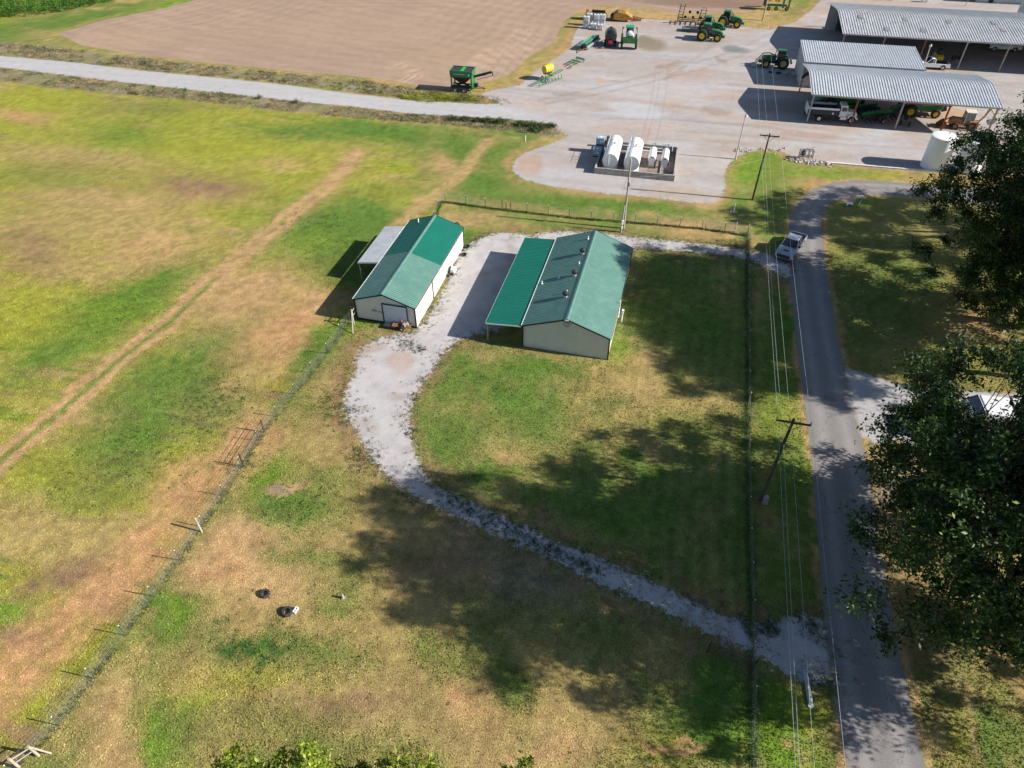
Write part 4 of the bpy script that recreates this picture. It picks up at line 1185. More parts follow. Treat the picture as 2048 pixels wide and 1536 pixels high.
def wheel(p, x, y, r, w, rim, rr=.55, lugs=0, side=1, hub=None):
    m = MB().lathe([(r * rr, -w / 2), (r * .86, -w / 2), (r * .97, -w * .38), (r, -w * .2), (r, w * .2), (r * .97, w * .38), (r * .86, w / 2), (r * rr, w / 2)], (0, 0, 0), 'y', 24)
    m.f = m.f[:-2]; m.mi = m.mi[:-2]
    for i in range(lugs):
        a = 2 * math.pi * i / lugs
        for s in (-1, 1):
            b = a + (.5 * 2 * math.pi / lugs if s > 0 else 0)
            m.box((math.cos(b) * r * 1.0, s * w * .22, math.sin(b) * r * 1.0), (.07, w * .5, .10), ry=-b, rz=0)
    o = m.build('wheel', M_black, p, loc=(x, y, r))
    k = MB()
    f = w / 2 * side
    k.lathe([(r * rr * 1.02, -f * .3), (r * rr * 1.04, f * .96), (r * rr * .9, f * .94), (r * rr * .6, f * .62), (r * .18, f * .62), (r * .14, f * 1.0), (.01, f * 1.0)], (0, 0, 0), 'y', 20)
    k.build('rim', rim, o)
    return o

def tractor(label, loc, rz, loader=False, implement=None, dark=False, group=None, duals=False):
    t = thing('tractor', label, 'tractor', loc, rz, group)
    # hood: rounded sloping nose
    prof = [(.35, 1.25), (.35, 2.02), (1.2, 1.98), (2.2, 1.82), (2.62, 1.62), (2.75, 1.35), (2.75, 1.05), (.6, 1.0)]
    MB().prism(prof, -.42, .42).build('hood', JG, t, bevel=.09)
    MB().box((2.77, 0, 1.3), (.03, .6, .42)).build('grille', M_dark, t)
    for y in (-.25, .25): MB().box((2.78, y, 1.52), (.04, .2, .1)).build('headlight', M_lamp, t)
    MB().box((.9, 0, .85), (3.8, .5, .5)).box((-.95, 0, .95), (1.0, .7, .5)).cyl((-1.0, -1.0, .98), (-1.0, 1.0, .98), .14, n=8).cyl((1.95, -.95, .72), (1.95, .95, .72), .1, n=8).build('chassis', M_dark, t)
    MB().box((3.0, 0, .85), (.5, .75, .4)).build('front_weight', JG, t, bevel=.04)
    MB().cyl((.55, -.48, 1.2), (.55, -.5, 2.75), .055, n=10).build('exhaust', M_dark, t)
    MB().cyl((.75, .5, 1.5), (.75, .5, 2.3), .09, n=10).build('air_cleaner', M_dark, t)
    MB().box((-.45, 0, 2.05), (1.35, 1.35, 1.45), top=(.88, .92)).build('cab_glass', M_glass, t, bevel=.05)
    c = MB()
    for sx in (-1, 1):
        for sy in (-1, 1):
            c.cyl((-.45 + sx * .68, sy * .68, 1.33), (-.45 + sx * .60, sy * .63, 2.8), .045, n=6)
    c.cyl((-.43, .685, 1.33), (-.45, .64, 2.8), .03, n=6).cyl((-.43, -.685, 1.33), (-.45, -.64, 2.8), .03, n=6)
    c.build('cab_pillar', M_dark, t)
    MB().box((-.42, 0, 2.88), (1.6, 1.55, .2), top=(.86, .84)).build('cab_roof', JG, t, bevel=.08)
    for sy in (-1, 1):
        pr = [(-1.75, 1.3), (-1.6, 1.75), (-1.2, 2.02), (-.7, 2.0), (-.4, 1.75), (-.4, 1.6), (-.75, 1.85), (-1.2, 1.9), (-1.55, 1.65), (-1.7, 1.3)]
        MB().prism(pr, sy * .95 - .25, sy * .95 + .25).build('fender', JG, t)
        MB().tube([(.15, sy * .7, 2.4), (.35, sy * 1.15, 2.45)], .02).box((.37, sy * 1.18, 2.35), (.05, .2, .35)).build('mirror', M_dark, t)
        MB().box((.1, sy * .8, .75), (.6, .4, .5)).build('step', M_dark, t)
    for sy in (-1, 1):
        wheel(t, -1.0, sy * 1.0, .98, .48, JY if not dark else mat('dull_yellow', (.42, .36, .12), .6), .55, 18, sy)  # dark option gives the rims a duller yellow
        if duals: wheel(t, -1.0, sy * 1.58, .98, .42, JY, .55, 18, sy)
        wheel(t, 1.95, sy * .98, .72, .40, JY if not dark else mat('dull_yellow', (.42, .36, .12), .6), .55, 16, sy)
    if loader:
        for sy in (-1, 1):
            MB().tube([(.4, sy * .62, 1.75), (1.6, sy * .62, 2.15), (2.7, sy * .62, 2.0), (3.6, sy * .62, .7)], .09, 6).build('loader_arm', JG, t)
            MB().cyl((1.3, sy * .62, 1.2), (2.7, sy * .62, 1.75), .05, n=6).build('hydraulic_ram', M_steel, t)
        MB().prism([(3.6, .15), (3.6, 1.0), (3.7, 1.0), (3.75, .25), (4.4, .12), (4.4, .06), (3.6, .06)], -1.15, 1.15).build('loader_bucket', M_steel, t)
        for sy in (-.5, .5): MB().box((4.7, sy, .12), (1.3, .14, .07)).build('fork', M_steel, t)
        MB().box((-2.3, 0, 1.15), (.35, .5, .9), ry=.4).build('rear_cover', mat('clear_wrap', (.5, .52, .55), .3), t)
    if implement:
        for sy in (-.35, .35): MB().cyl((-1.4, sy, .8), (-2.3, sy, .7), .05, n=6).build('hitch_link', M_dark, t)
    return t

TG = 'tractors parked in the yard'
def place(px_, py_): 
    p = at(px_, py_); return (p[0], p[1], 0)
tractor('nearest of the parked green tractors, yellow wheels, facing right', place(1415, 79), R(-21), group=TG, duals=True)
tractor('green tractor half hidden behind the nearest parked one', place(1417, 64), R(-20), group=TG)
tractor('green tractor furthest back, beside the folded cultivator', place(1455, 52), R(-22), group=TG)
tractor('green loader tractor facing left in the shade of the middle shed', place(1552, 134), R(166), loader=True, dark=True)

# ---- pickups
def pickup(label, loc, rz, paint, bed_dark=True, crew=True, group=None, scoop=True):
    t = thing('pickup_truck', label, 'pickup', loc, rz, group)
    # body side profile with wheel arches
    def archp(cx, r, n=7):
        return [(cx + r * math.cos(a), .42 + r * math.sin(a)) for a in [math.pi * i / n for i in range(n + 1)]]
    prof = [(-2.85, .45)] + [(-2.85, 1.02), (-.95, 1.06), (.95, 1.10), (1.15, 1.16), (2.5, 1.08), (2.82, .98), (2.88, .55)] + [(2.4, .42)] + archp(1.9, .47) + archp(-1.75, .47) + [(-2.7, .42)]
    for s in (-1, 1):
        MB().prism(prof, s * .95 - .035, s * .95 + .035).build('body_side', paint, t, bevel=.03)
    MB().prism([(.9, .5), (.9, 1.10), (1.15, 1.17), (2.0, 1.16), (2.6, 1.07), (2.84, .95), (2.88, .5)], -.93, .93).build('hood', paint, t, bevel=.06)
    if scoop: MB().box((2.1, 0, 1.17), (.16, .62, .07), ry=.08).build('hood_scoop', M_dark, t); MB().box((1.7, 0, 1.155), (.9, .8, .06), ry=.06).build('hood_bulge', paint, t, bevel=.02)
    MB().box((2.9, 0, .78), (.06, 1.5, .34)).build('grille', M_dark, t)
    MB().box((2.97, 0, .48), (.22, 1.9, .26)).build('front_bumper', M_chrome if not scoop else M_dark, t, bevel=.04)
    MB().box((2.99, 0, .63), (.2, 1.86, .04)).build('bumper_trim', M_chrome, t)
    for s in (-1, 1):
        MB().box((2.86, s * .80, .82), (.12, .28, .2)).build('headlight', M_lamp, t, bevel=.02)
        MB().box((-2.87, s * .86, .85), (.05, .14, .34)).build('tail_light', M_redl, t)
        MB().box((.72, s * 1.08, 1.22), (.14, .2, .2)).build('mirror', M_dark, t)
    x0 = -.95 if crew else -.3
    gh = MB()
    vs = [(x0, -.9, 1.05), (1.25, -.9, 1.12), (1.25, .9, 1.12), (x0, .9, 1.05), (x0 + .12, -.72, 1.78), (.45, -.72, 1.78), (.45, .72, 1.78), (x0 + .12, .72, 1.78)]
    gh.add(vs, [(0, 1, 5, 4), (1, 2, 6, 5), (2, 3, 7, 6), (3, 0, 4, 7), (4, 5, 6, 7), (3, 2, 1, 0)])
    gh.build('cab_window', M_glass, t, bevel=.02)
    MB().add([(x0 + .08, -.74, 1.76), (.50, -.74, 1.76), (.50, .74, 1.76), (x0 + .08, .74, 1.76), (x0 + .2, -.62, 1.85), (.36, -.62, 1.85), (.36, .62, 1.85), (x0 + .2, .62, 1.85)], [(0, 1, 5, 4), (1, 2, 6, 5), (2, 3, 7, 6), (3, 0, 4, 7), (4, 5, 6, 7), (3, 2, 1, 0)]).build('cab_roof', paint, t, bevel=.03)
    c = MB()
    for s in (-1, 1):
        c.cyl((1.24, s * .91, 1.11), (.46, s * .74, 1.80), .04, n=6).cyl((x0, s * .91, 1.05), (x0 + .12, s * .74, 1.80), .055, n=6).cyl((.12, s * .915, 1.08), (0, s * .74, 1.80), .03, n=6)
    c.build('pillar', paint, t)
    MB().box((1.28, 0, 1.14), (.2, 1.7, .05)).build('cowl', M_dark, t)
    MB().box(((x0 - 2.85) / 2, 0, .62), (-2.85 - x0, 1.84, .06)).build('bed_floor', M_dark, t)
    MB().box((x0 - .03, 0, .85), (.06, 1.8, .5)).build('bed_front', M_dark if bed_dark else paint, t)
    for s in (-1, 1): MB().box(((x0 - 2.85) / 2, s * .87, .84), (abs(-2.85 - x0), .08, .44)).build('bed_liner', M_dark, t)
    MB().box((-2.84, 0, .76), (.07, 1.84, .52)).build('tailgate', paint, t)
    MB().box((-2.97, 0, .5), (.2, 1.85, .18)).build('rear_bumper', M_chrome, t)
    MB().box((0, 0, .38), (5.2, 1.3, .22)).build('underbody', M_dark, t)
    for x in (1.9, -1.75):
        for s in (-1, 1): wheel(t, x, s * .86, .40, .26, M_chrome, .62, 0, s)
    return t
p = at(1579, 502)
pk = pickup('silver pickup with a hood scoop and open black bed, parked on the lane edge', (p[0], p[1], 0), math.atan2(*(lambda a, b: (b[1] - a[1], b[0] - a[0]))(at(1598, 476), at(1566, 520))), M_silver)
pickup('white pickup by the light pole between the sheds', place(1860, 136), R(170), M_wht, crew=False, scoop=False)
pickup('white pickup parked in the dark under the back shed', place(2005, 100), R(172), M_wht, crew=True, scoop=False)

# ---- dump truck under the front shed
def dump_truck():
    p = at(1666, 240)
    t = thing('dump_truck', 'truck with white cab and hood and dark dump body under the front shed', 'truck', (p[0], p[1], 0), heading((1640, 243), (1700, 247)) )
    MB().box((-1.4, 0, .85), (6.4, .9, .3)).build('frame', M_dark, t)
    m = MB()
    m.box((-2.1, 0, 1.15), (4.5, 2.3, .12)).build('dump_floor', M_dark, t)
    for s in (-1, 1):
        MB().box((-2.1, s * 1.14, 1.55), (4.5, .08, .75)).build('dump_side', mat('navy_steel', (.03, .04, .06), .6), t)
        MB().box((-2.1, s * 1.16, 2.05), (4.6, .12, .28)).build('side_board', M_wht, t)
    MB().box((.18, 0, 1.7), (.1, 2.3, 1.3)).build('dump_front', M_dark, t)
    MB().box((-4.35, 0, 1.7), (.1, 2.3, 1.3)).build('dump_tailgate', M_wht, t)
    MB().box((.95, 0, 1.75), (1.15, 2.0, 1.7), top=(.85, .88)).build('cab', M_wht, t, bevel=.07)
    MB().box((1.53, 0, 2.05), (.06, 1.6, .62), ry=-.14).build('windscreen', M_glass, t)
    for s in (-1, 1): MB().box((.98, s * .99, 2.05), (.7, .05, .55), rx=s * .07).build('door_window', M_glass, t)
    MB().prism([(1.5, 1.0), (1.5, 1.75), (2.9, 1.55), (3.1, 1.3), (3.1, .8)], -.75, .75).build('hood', M_wht, t, bevel=.08)
    for s in (-1, 1):
        pr = [(1.65, .75), (1.75, 1.15), (2.1, 1.35), (2.6, 1.35), (2.95, 1.1), (3.05, .75), (2.9, .75), (2.7, 1.1), (2.1, 1.15), (1.85, .75)]
        MB().prism(pr, s * .98 - .17, s * .98 + .17).build('fender', M_wht, t, bevel=.03)
        MB().box((1.1, s * 1.0, .75), (.9, .35, .4)).build('fuel_tank', M_chrome, t)
        wheel(t, 2.4, s * .95, .5, .3, M_chrome, .6, 0, s)
        wheel(t, -2.4, s * .95, .5, .5, M_wht, .55, 0, s)
    MB().box((3.15, 0, .75), (.15, 2.1, .3)).build('bumper', M_chrome, t)
    MB().lathe([(.15, 0), (.15, .02)], (-.6, -1.19, 1.4), 'y', 12).build('round_decal', M_wht, t)
    return t
dump_truck()

# ---- combines under the shed
def combine(label, loc, rz, header=True):
    t = thing('combine_harvester', label, 'combine', loc, rz)
    MB().prism([(-3.4, 1.4), (-3.3, 2.6), (-2.2, 3.2), (1.2, 3.3), (1.6, 2.6), (1.8, 1.3), (-1.0, 1.0)], -1.45, 1.45).build('body', JG, t, bevel=.12)
    MB().box((-.6, 0, 3.45), (2.6, 2.4, .35), top=(1.12, 1.12)).build('grain_tank', JG, t)
    MB().box((2.3, 0, 2.7), (1.2, 1.7, 1.4), top=(.85, .95)).build('cab_glass', M_glass, t, bevel=.05)
    MB().box((2.25, 0, 3.47), (1.5, 1.8, .16)).build('cab_roof', JG, t, bevel=.05)
    MB().cyl((-.5, 1.55, 3.2), (-3.8, 1.6, 3.6), .22, n=10).build('unloading_auger', JG, t)
    MB().prism([(1.6, .9), (1.6, 1.6), (3.6, .9), (3.6, .45)], -.6, .6).build('feeder_house', JG, t)
    for s in (-1, 1):
        wheel(t, 1.3, s * 1.6, .98, .65, JY, .5, 20, s)
        wheel(t, -2.6, s * 1.35, .68, .45, JY, .5, 14, s)
        MB().box((-1.0, s * 1.47, 2.0), (1.6, .03, .12)).build('yellow_stripe', JY, t)
    MB().cyl((-2.6, -1.4, .68), (-2.6, 1.4, .68), .1, n=8).cyl((1.3, -1.6, .98), (1.3, 1.6, .98), .16, n=8).build('axle', M_dark, t)
    MB().box((-3.8, 0, 1.3), (.7, 1.8, .7), ry=.3).build('straw_chopper', M_dark, t)
    return t
combine('green combine with yellow wheels near the right end of the front shed', place(1828, 228), R(172))
combine('green combine in the shade behind the dump truck', place(1668, 214), R(170))
t = thing('auger_tube', 'black unloading auger poking out of the left end of the front shed', 'auger', place(1622, 192), R(170))
MB().cyl((-2.5, 0, 3.3), (1.3, 0, 3.5), .2, n=10).build('tube', M_dark, t)
MB().prism([(1.2, 3.7), (1.6, 3.75), (2.1, 3.3), (2.3, 2.75), (1.9, 2.9), (1.5, 3.3), (1.2, 3.35)], -.2, .2).build('spout', M_dark, t)

def header(label, loc, rz, L=6.5):
    t = thing('corn_header', label, 'header', loc, rz)
    MB().box((-.3, 0, .85), (.25, L, .9)).build('back_sheet', JG, t)
    MB().cyl((.1, -L / 2 + .1, .6), (.1, L / 2 - .1, .6), .25, n=10).build('cross_auger', M_dark, t)
    n = int(L / .76)
    base = None
    for i in range(n + 1):
        y = -L / 2 + i * L / n
        if base is None:
            base = MB().add([(.2, -.18, .55), (.2, .18, .55), (1.9, 0, .12), (.2, 0, .9)], [(0, 1, 2), (0, 2, 3), (1, 3, 2), (0, 3, 1)]).build('snout', M_dark, t, loc=(0, y, 0))
        else:
            o = base.copy(); COL.objects.link(o); o.location = (0, y, 0)
    return t
header('corn header with dark snouts stored in the middle of the front shed', place(1752, 240), R(-75), 5.5)
header('second corn header stored to the left of the first in the front shed', place(1722, 226), R(-75), 5.5)

def cart(label, loc, rz):
    t = thing('mud_covered_implement', label, 'implement', loc, rz)
    MB().box((0, 0, .8), (1.2, .12, .12)).box((0, -.5, .5), (1.3, .1, .1)).box((0, .5, .5), (1.3, .1, .1)).build('frame', M_rust, t)
    MB().lathe([(.22, -.3), (.25, 0), (.22, .3)], (.1, 0, 1.0), 'y', 12).build('drum', M_dark, t)
    for s in (-1, 1): wheel(t, -.4, s * .65, .38, .2, M_steel, .5, 0, s); MB().cyl((.4, s * .4, .5), (.6, s * .4, 1.2), .03, n=5).build('bar', M_steel, t)
cart('small muddy wheeled implement in the middle of the front shed', place(1763, 244), R(20))
cart('small grimy implement beside the third post of the front shed', place(1808, 250), R(70))

# ---- backhoe
def backhoe():
    t = thing('backhoe_loader', 'faded orange backhoe at the right end of the front shed, bucket curled up', 'backhoe', place(1924, 256), R(168))
    MB().prism([(.4, .8), (.4, 1.55), (2.0, 1.4), (2.2, 1.2), (2.2, .75)], -.4, .4).build('hood', M_tan, t, bevel=.05)
    MB().box((.2, 0, .75), (3.8, .6, .4)).build('chassis', M_tan, t)
    MB().box((-.35, 0, 1.75), (1.35, 1.4, 1.5), top=(.9, .9)).build('cab_glass', mat('hazy_glass', (.16, .20, .19), .2), t)
    c = MB()
    for sx in (-1, 1):
        for sy in (-1, 1): c.cyl((-.35 + sx * .68, sy * .7, 1.0), (-.35 + sx * .62, sy * .64, 2.5), .05, n=6)
    c.build('cab_pillar', M_cabc, t)
    MB().box((-.35, 0, 2.56), (1.5, 1.45, .12)).build('cab_roof', M_cabc, t, bevel=.03)
    for sy in (-.55, .55): MB().tube([(.6, sy, 1.35), (1.8, sy, 1.45), (2.9, sy, .6)], .08).build('loader_arm', M_tan, t)
    MB().prism([(2.7, .1), (2.75, .9), (3.1, .7), (3.6, .15), (3.6, .08), (2.8, .05)], -1.0, 1.0).build('front_bucket', M_rusty, t)
    MB().box((-1.6, 0, .8), (.5, .9, .9)).build('swing_frame', M_tan, t)
    MB().tube([(-1.8, 0, 1.0), (-2.4, 0, 2.0), (-2.7, 0, 3.2)], .15, 6).build('boom', mat('sand_paint', (.42, .27, .13), .6), t)
    MB().tube([(-2.6, 0, 3.4), (-3.4, 0, 2.6), (-4.2, 0, 1.7)], .12, 6).build('dipper', mat('sand_paint', (.42, .27, .13), .6), t)
    MB().cyl((-2.2, .05, 1.9), (-3.0, .05, 3.2), .05, n=6).build('hydraulic_ram', M_steel, t)
    MB().prism([(-4.25, 1.75), (-3.9, 1.1), (-3.2, .85), (-2.95, 1.3), (-3.1, 1.45)], -.35, .35).build('rear_bucket', M_steel, t)
    for sy in (-1, 1):
        wheel(t, -.8, sy * .85, .66, .4, M_tan, .5, 14, sy); wheel(t, 1.4, sy * .8, .48, .3, M_tan, .5, 0, sy)
        MB().prism([(-1.5, .9), (-1.3, 1.35), (-.4, 1.38), (-.1, .95), (-.3, 1.25), (-1.2, 1.25)], sy * .85 - .2, sy * .85 + .2).build('fender', M_tan, t)
    return t
backhoe()

# ---- grain cart
def grain_cart():
    t = thing('grain_cart', 'green grain tender with a black conveyor arm by the field corner', 'grain cart', place(927, 181), R(-12))
    w = 1.25
    MB().box((0, 0, 3.0), (3.7, 2.5, .9), top=(1.04, 1.04)).build('hopper_rim', JG, t)
    # open top: dark sheet painted in for the shaded inside, with dividing gussets
    MB().box((0, 0, 3.47), (3.5, 2.3, .02)).build('hopper_inside_shade', M_dark, t)
    MB().box((.1, 0, 3.5), (.5, 2.2, .05)).build('centre_cover', mat('bright_green_cover', (.02, .35, .05), .4), t)
    for s in (-1, 1): MB().box((0, s * 1.22, 3.5), (3.8, .1, .14)).build('rim_rail', JG, t); MB().box((s * 1.85, 0, 3.5), (.1, 2.5, .14)).build('rim_rail', JG, t)
    vs = [(-1.7, -1.15, 2.55), (1.7, -1.15, 2.55), (1.7, 1.15, 2.55), (-1.7, 1.15, 2.55), (-.3, -.3, 1.2), (.3, -.3, 1.2), (.3, .3, 1.2), (-.3, .3, 1.2)]
    MB().add(vs, [(0, 1, 5, 4), (1, 2, 6, 5), (2, 3, 7, 6), (3, 0, 4, 7), (4, 5, 6, 7)]).build('hopper_funnel', M_dark, t)
    MB().box((1.72, 0, 1.6), (.22, 2.4, 2.0)).build('end_panel', JG, t)
    MB().box((-1.72, -1.0, 1.6), (.2, .25, 2.0)).box((-1.72, 1.0, 1.6), (.2, .25, 2.0)).build('end_leg', JG, t)
    MB().box((.2, 0, .75), (4.4, .3, .2)).box((0, -.9, .8), (4.0, .15, .2)).box((0, .9, .8), (4.0, .15, .2)).build('frame', M_dark, t)
    MB().box((-.3, -1.27, 3.05), (1.9, .02, .14)).build('side_lettering', mat('worn_decal', (.4, .5, .42), .6), t)
    MB().lathe([(.14, 0), (.14, .02)], (1.35, -1.30, 3.0), 'y', 12).build('round_decal', M_white, t)
    a = MB().cyl((-.6, .5, 1.5), (4.9, .2, 3.3), .23, n=4); a.cyl((2.4, .3, 1.9), (5.0, .2, 2.7), .04, n=5).cyl((5.0, .2, 3.3), (5.1, .2, 2.7), .1, n=4)
    a.build('conveyor', M_dark, t)
    MB().cyl((1.8, .5, 2.1), (4.0, .3, 2.75), .05, n=5).build('conveyor_rail', M_rust, t)
    for x in (-1.15, .35):
        for s in (-1, 1): wheel(t, x, s * 1.15, .40, .3, M_wht, .5, 0, s)
    MB().tube([(1.8, -.7, .7), (3.9, 0, .6)], .05).tube([(1.8, .7, .7), (3.9, 0, .6)], .05).cyl((3.5, .2, 0), (3.5, .2, .9), .05, n=6).build('drawbar', M_dark, t)
    MB().box((2.2, .3, 1.0), (.6, .6, .5)).build('engine', M_dark, t)
grain_cart()

# ---- tank toolbar (yellow)
def yellow_bar():
    t = thing('sprayer_toolbar', 'green folding toolbar with a bright yellow tank on the gravel edge', 'sprayer', place(1092, 163), R(45))
    a = MB()
    for y in (-.28, .28):
        a.cyl((-3.2, y - .6, .7), (3.4, y - .6, 1.3), .06, n=4)
    for i in range(14):
        x = -3.1 + i * .5; z = .7 + (x + 3.2) * .09
        a.cyl((x, -.9, z), (x, -.3, z), .04, n=4)
    a.build('folded_boom', JG, t)
    b = MB()
    for i in range(8):
        x = -2.8 + i * .8; b.cyl((x, -.95, .8), (x + .05, -1.1, .1), .05, n=5); b.box((x, -1.1, .25), (.25, .06, .3))
    b.build('row_unit', JG, t)
    MB().lathe([(.2, -1.0), (.62, -.9), (.72, -.5), (.72, .5), (.62, .9), (.2, 1.0)], (1.0, .6, 1.85), 'x', 20).build('tank', JY, t, smooth=True)
    for x in (.5, 1.0, 1.5): MB().lathe([(.745, -.03), (.745, .03)], (x, .6, 1.85), 'x', 20).build('tank_strap', M_dark, t)
    MB().box((1.0, .6, 1.1), (1.5, .8, .12)).box((1.0, -.1, .9), (.15, 1.4, .15)).cyl((.4, .6, .1), (.4, .6, 1.1), .05, n=5).cyl((1.6, .6, .1), (1.6, .6, 1.1), .05, n=5).build('tank_frame', M_dark, t)
    for y in (-.3, .9): wheel(t, -.2 + y * .2, y, .36, .2, M_steel, .5)
yellow_bar()

def frame_implement():
    t = thing('implement_frame', 'flat empty green implement frame lying on the gravel', 'implement', place(1153, 127), R(52))
    m = MB()
    for y in (-.75, .1, .8): m.box((0, y, .45), (3.4, .12, .12))
    for x in (-1.2, -.1, 1.2): m.box((x, 0, .5), (.12, 2.0, .12))
    m.box((-2.3, -.75, .4), (1.6, .12, .12)).box((1.6, .3, .55), (.12, 1.7, .12)).box((-1.7, .1, .45), (1.5, .1, .1))
    m.build('frame', mat('faded_green_paint', (.05, .13, .07), .6, vary=.3), t)
    for x, y in ((-1.2, .8), (1.2, -.75), (-2.9, -.75), (1.2, .8)): MB().cyl((x, y, 0), (x, y, .45), .05, n=6).build('stand', M_dark, t)
frame_implement()

def planter_bar():
    t = thing('row_crop_header', 'bright green header with a row of white snouts beside the totes', 'header', place(1178, 92), R(61))
    L = 6.2
    MB().box((0, -.1, 1.2), (L, 1.15, .14), rx=-.2).build('deck', mat('vivid_green_paint', (.01, .27, .10), .35), t)
    MB().box((0, -.65, .85), (L, .12, .7)).build('back_beam', M_dark, t)
    base = None
    for i in range(12):
        x = -L / 2 + .25 + i * (L - .5) / 11
        if base is None:
            base = MB().add([(-.14, .3, .75), (.14, .3, .75), (0, 1.5, .45), (0, .3, 1.35)], [(0, 1, 2), (0, 2, 3), (1, 3, 2), (0, 3, 1)]).build('snout', M_wht, t, loc=(x, 0, .1))
        else:
            o = base.copy(); COL.objects.link(o); o.location = (x, 0, .1)
    d = MB()
    for i in range(11):
        x = -L / 2 + .3 + i * .56; d.box((x, -.95, .7), (.3, .22, .3)); d.cyl((x, -.9, .1), (x, -.7, .8), .05, n=5)
    d.build('drive_unit', M_galv, t)
    for x in (-2.2, 1.8):
        for y in (-.7, .5): wheel(t, x, y, .36, .22, M_steel, .5)
    MB().tube([(-L / 2, -.4, .45), (-L / 2 - 1.9, .1, .1)], .05).tube([(-L / 2, .3, .45), (-L / 2 - 1.9, .1, .1)], .05).build('drawbar', M_rust, t)
planter_bar()

def tank_trailer():
    t = thing('tank_trailer', 'black barrel tank on a trailer with a red pump, between header and sprayer', 'tank trailer', place(1220, 91), rz=R(85))
    MB().lathe([(.3, -1.75), (.95, -1.5), (1.12, -1.1), (1.15, 0), (1.12, 1.1), (.95, 1.5), (.3, 1.75)], (0, 0, 1.95), 'x', 28).build('tank', mat('black_plastic_tank', (.012, .014, .018), .22, vary=.1, spec=.6), t, smooth=True)
    MB().lathe([(.28, 0), (.25, .12), (.05, .16)], (.6, 0, 3.08), 'z', 14).build('manhole', M_dark, t)
    MB().box((0, -.6, .85), (4.2, .14, .18)).box((0, .6, .85), (4.2, .14, .18)).box((-1.9, 0, .8), (.14, 1.9, .14)).build('frame', M_dark, t)
    MB().box((-2.1, .1, 1.2), (.5, .7, .45)).build('pump', mat('red_pump', (.35, .02, .02), .5), t, bevel=.05)
    for s in (-1, 1): wheel(t, -.4, s * .95, .48, .32, M_steel, .5, 0, s); wheel(t, .7, s * .95, .48, .32, M_steel, .5, 0, s)
    MB().tube([(2.1, -.5, .8), (3.4, 0, .6)], .06).tube([(2.1, .5, .8), (3.4, 0, .6)], .06).build('drawbar', M_dark, t)
tank_trailer()

def sprayer():
    t = thing('self_propelled_sprayer', 'tall green self-propelled sprayer seen from behind, booms folded', 'sprayer', place(1257, 92), R(83))
    MB().box((0, 0, 1.45), (4.8, .9, .3)).cyl((1.7, -1.4, 1.0), (1.7, 1.4, 1.0), .1, n=8).cyl((-1.6, -1.4, 1.0), (-1.6, 1.4, 1.0), .1, n=8).build('frame', M_dark, t)
    MB().prism([(.4, 1.6), (.4, 2.4), (2.6, 2.2), (2.9, 1.9), (2.9, 1.5)], -.5, .5).build('hood', JG, t, bevel=.08)
    MB().box((.9, 0, 2.55), (1.35, 1.45, 1.3), top=(.9, .9)).build('cab_glass', M_glass, t, bevel=.05)
    MB().box((.9, 0, 3.28), (1.6, 1.65, .18), top=(.9, .9)).build('cab_roof', mat('vivid_green_paint', (.01, .27, .10), .35), t, bevel=.05)
    MB().lathe([(.25, -.85), (.68, -.7), (.75, 0), (.68, .7), (.25, .85)], (-.75, 0, 2.15), 'x', 20).build('tank', M_plastank, t, smooth=True)
    MB().box((-2.3, 0, 1.6), (.25, 2.4, .9)).box((-2.0, 0, 2.0), (.2, 1.2, .9)).build('boom_rack', JG, t)
    for s in (-1, 1):
        b = MB()
        for z in (1.7, 2.15): b.cyl((-2.4, s * 1.35, z), (2.2, s * 1.45, z + .45), .05, n=4)
        for i in range(9):
            x = -2.3 + i * .55; b.cyl((x, s * 1.36, 1.75 + i * .05), (x + .3, s * 1.38, 2.2 + i * .05), .03, n=4)
        b.build('folded_boom', JG, t)
        wheel(t, 1.7, s * 1.35, .85, .38, JY, .55, 16, s); wheel(t, -1.6, s * 1.35, .85, .38, JY, .55, 16, s)
        MB().tube([(1.6, s * .8, 2.8), (1.8, s * 1.25, 2.9)], .02).box((1.8, s * 1.3, 2.75), (.05, .2, .4)).build('mirror', M_dark, t)
    MB().box((-2.46, .1, 1.55), (.03, .35, .35), rx=.785).build('red_reflector', mat('signal_red', (.6, .02, .02), .4), t)
    MB().cyl((-2.5, -1.0, 1.1), (-2.5, 1.0, 1.1), .05, n=5).build('rear_bar', M_white, t)
sprayer()

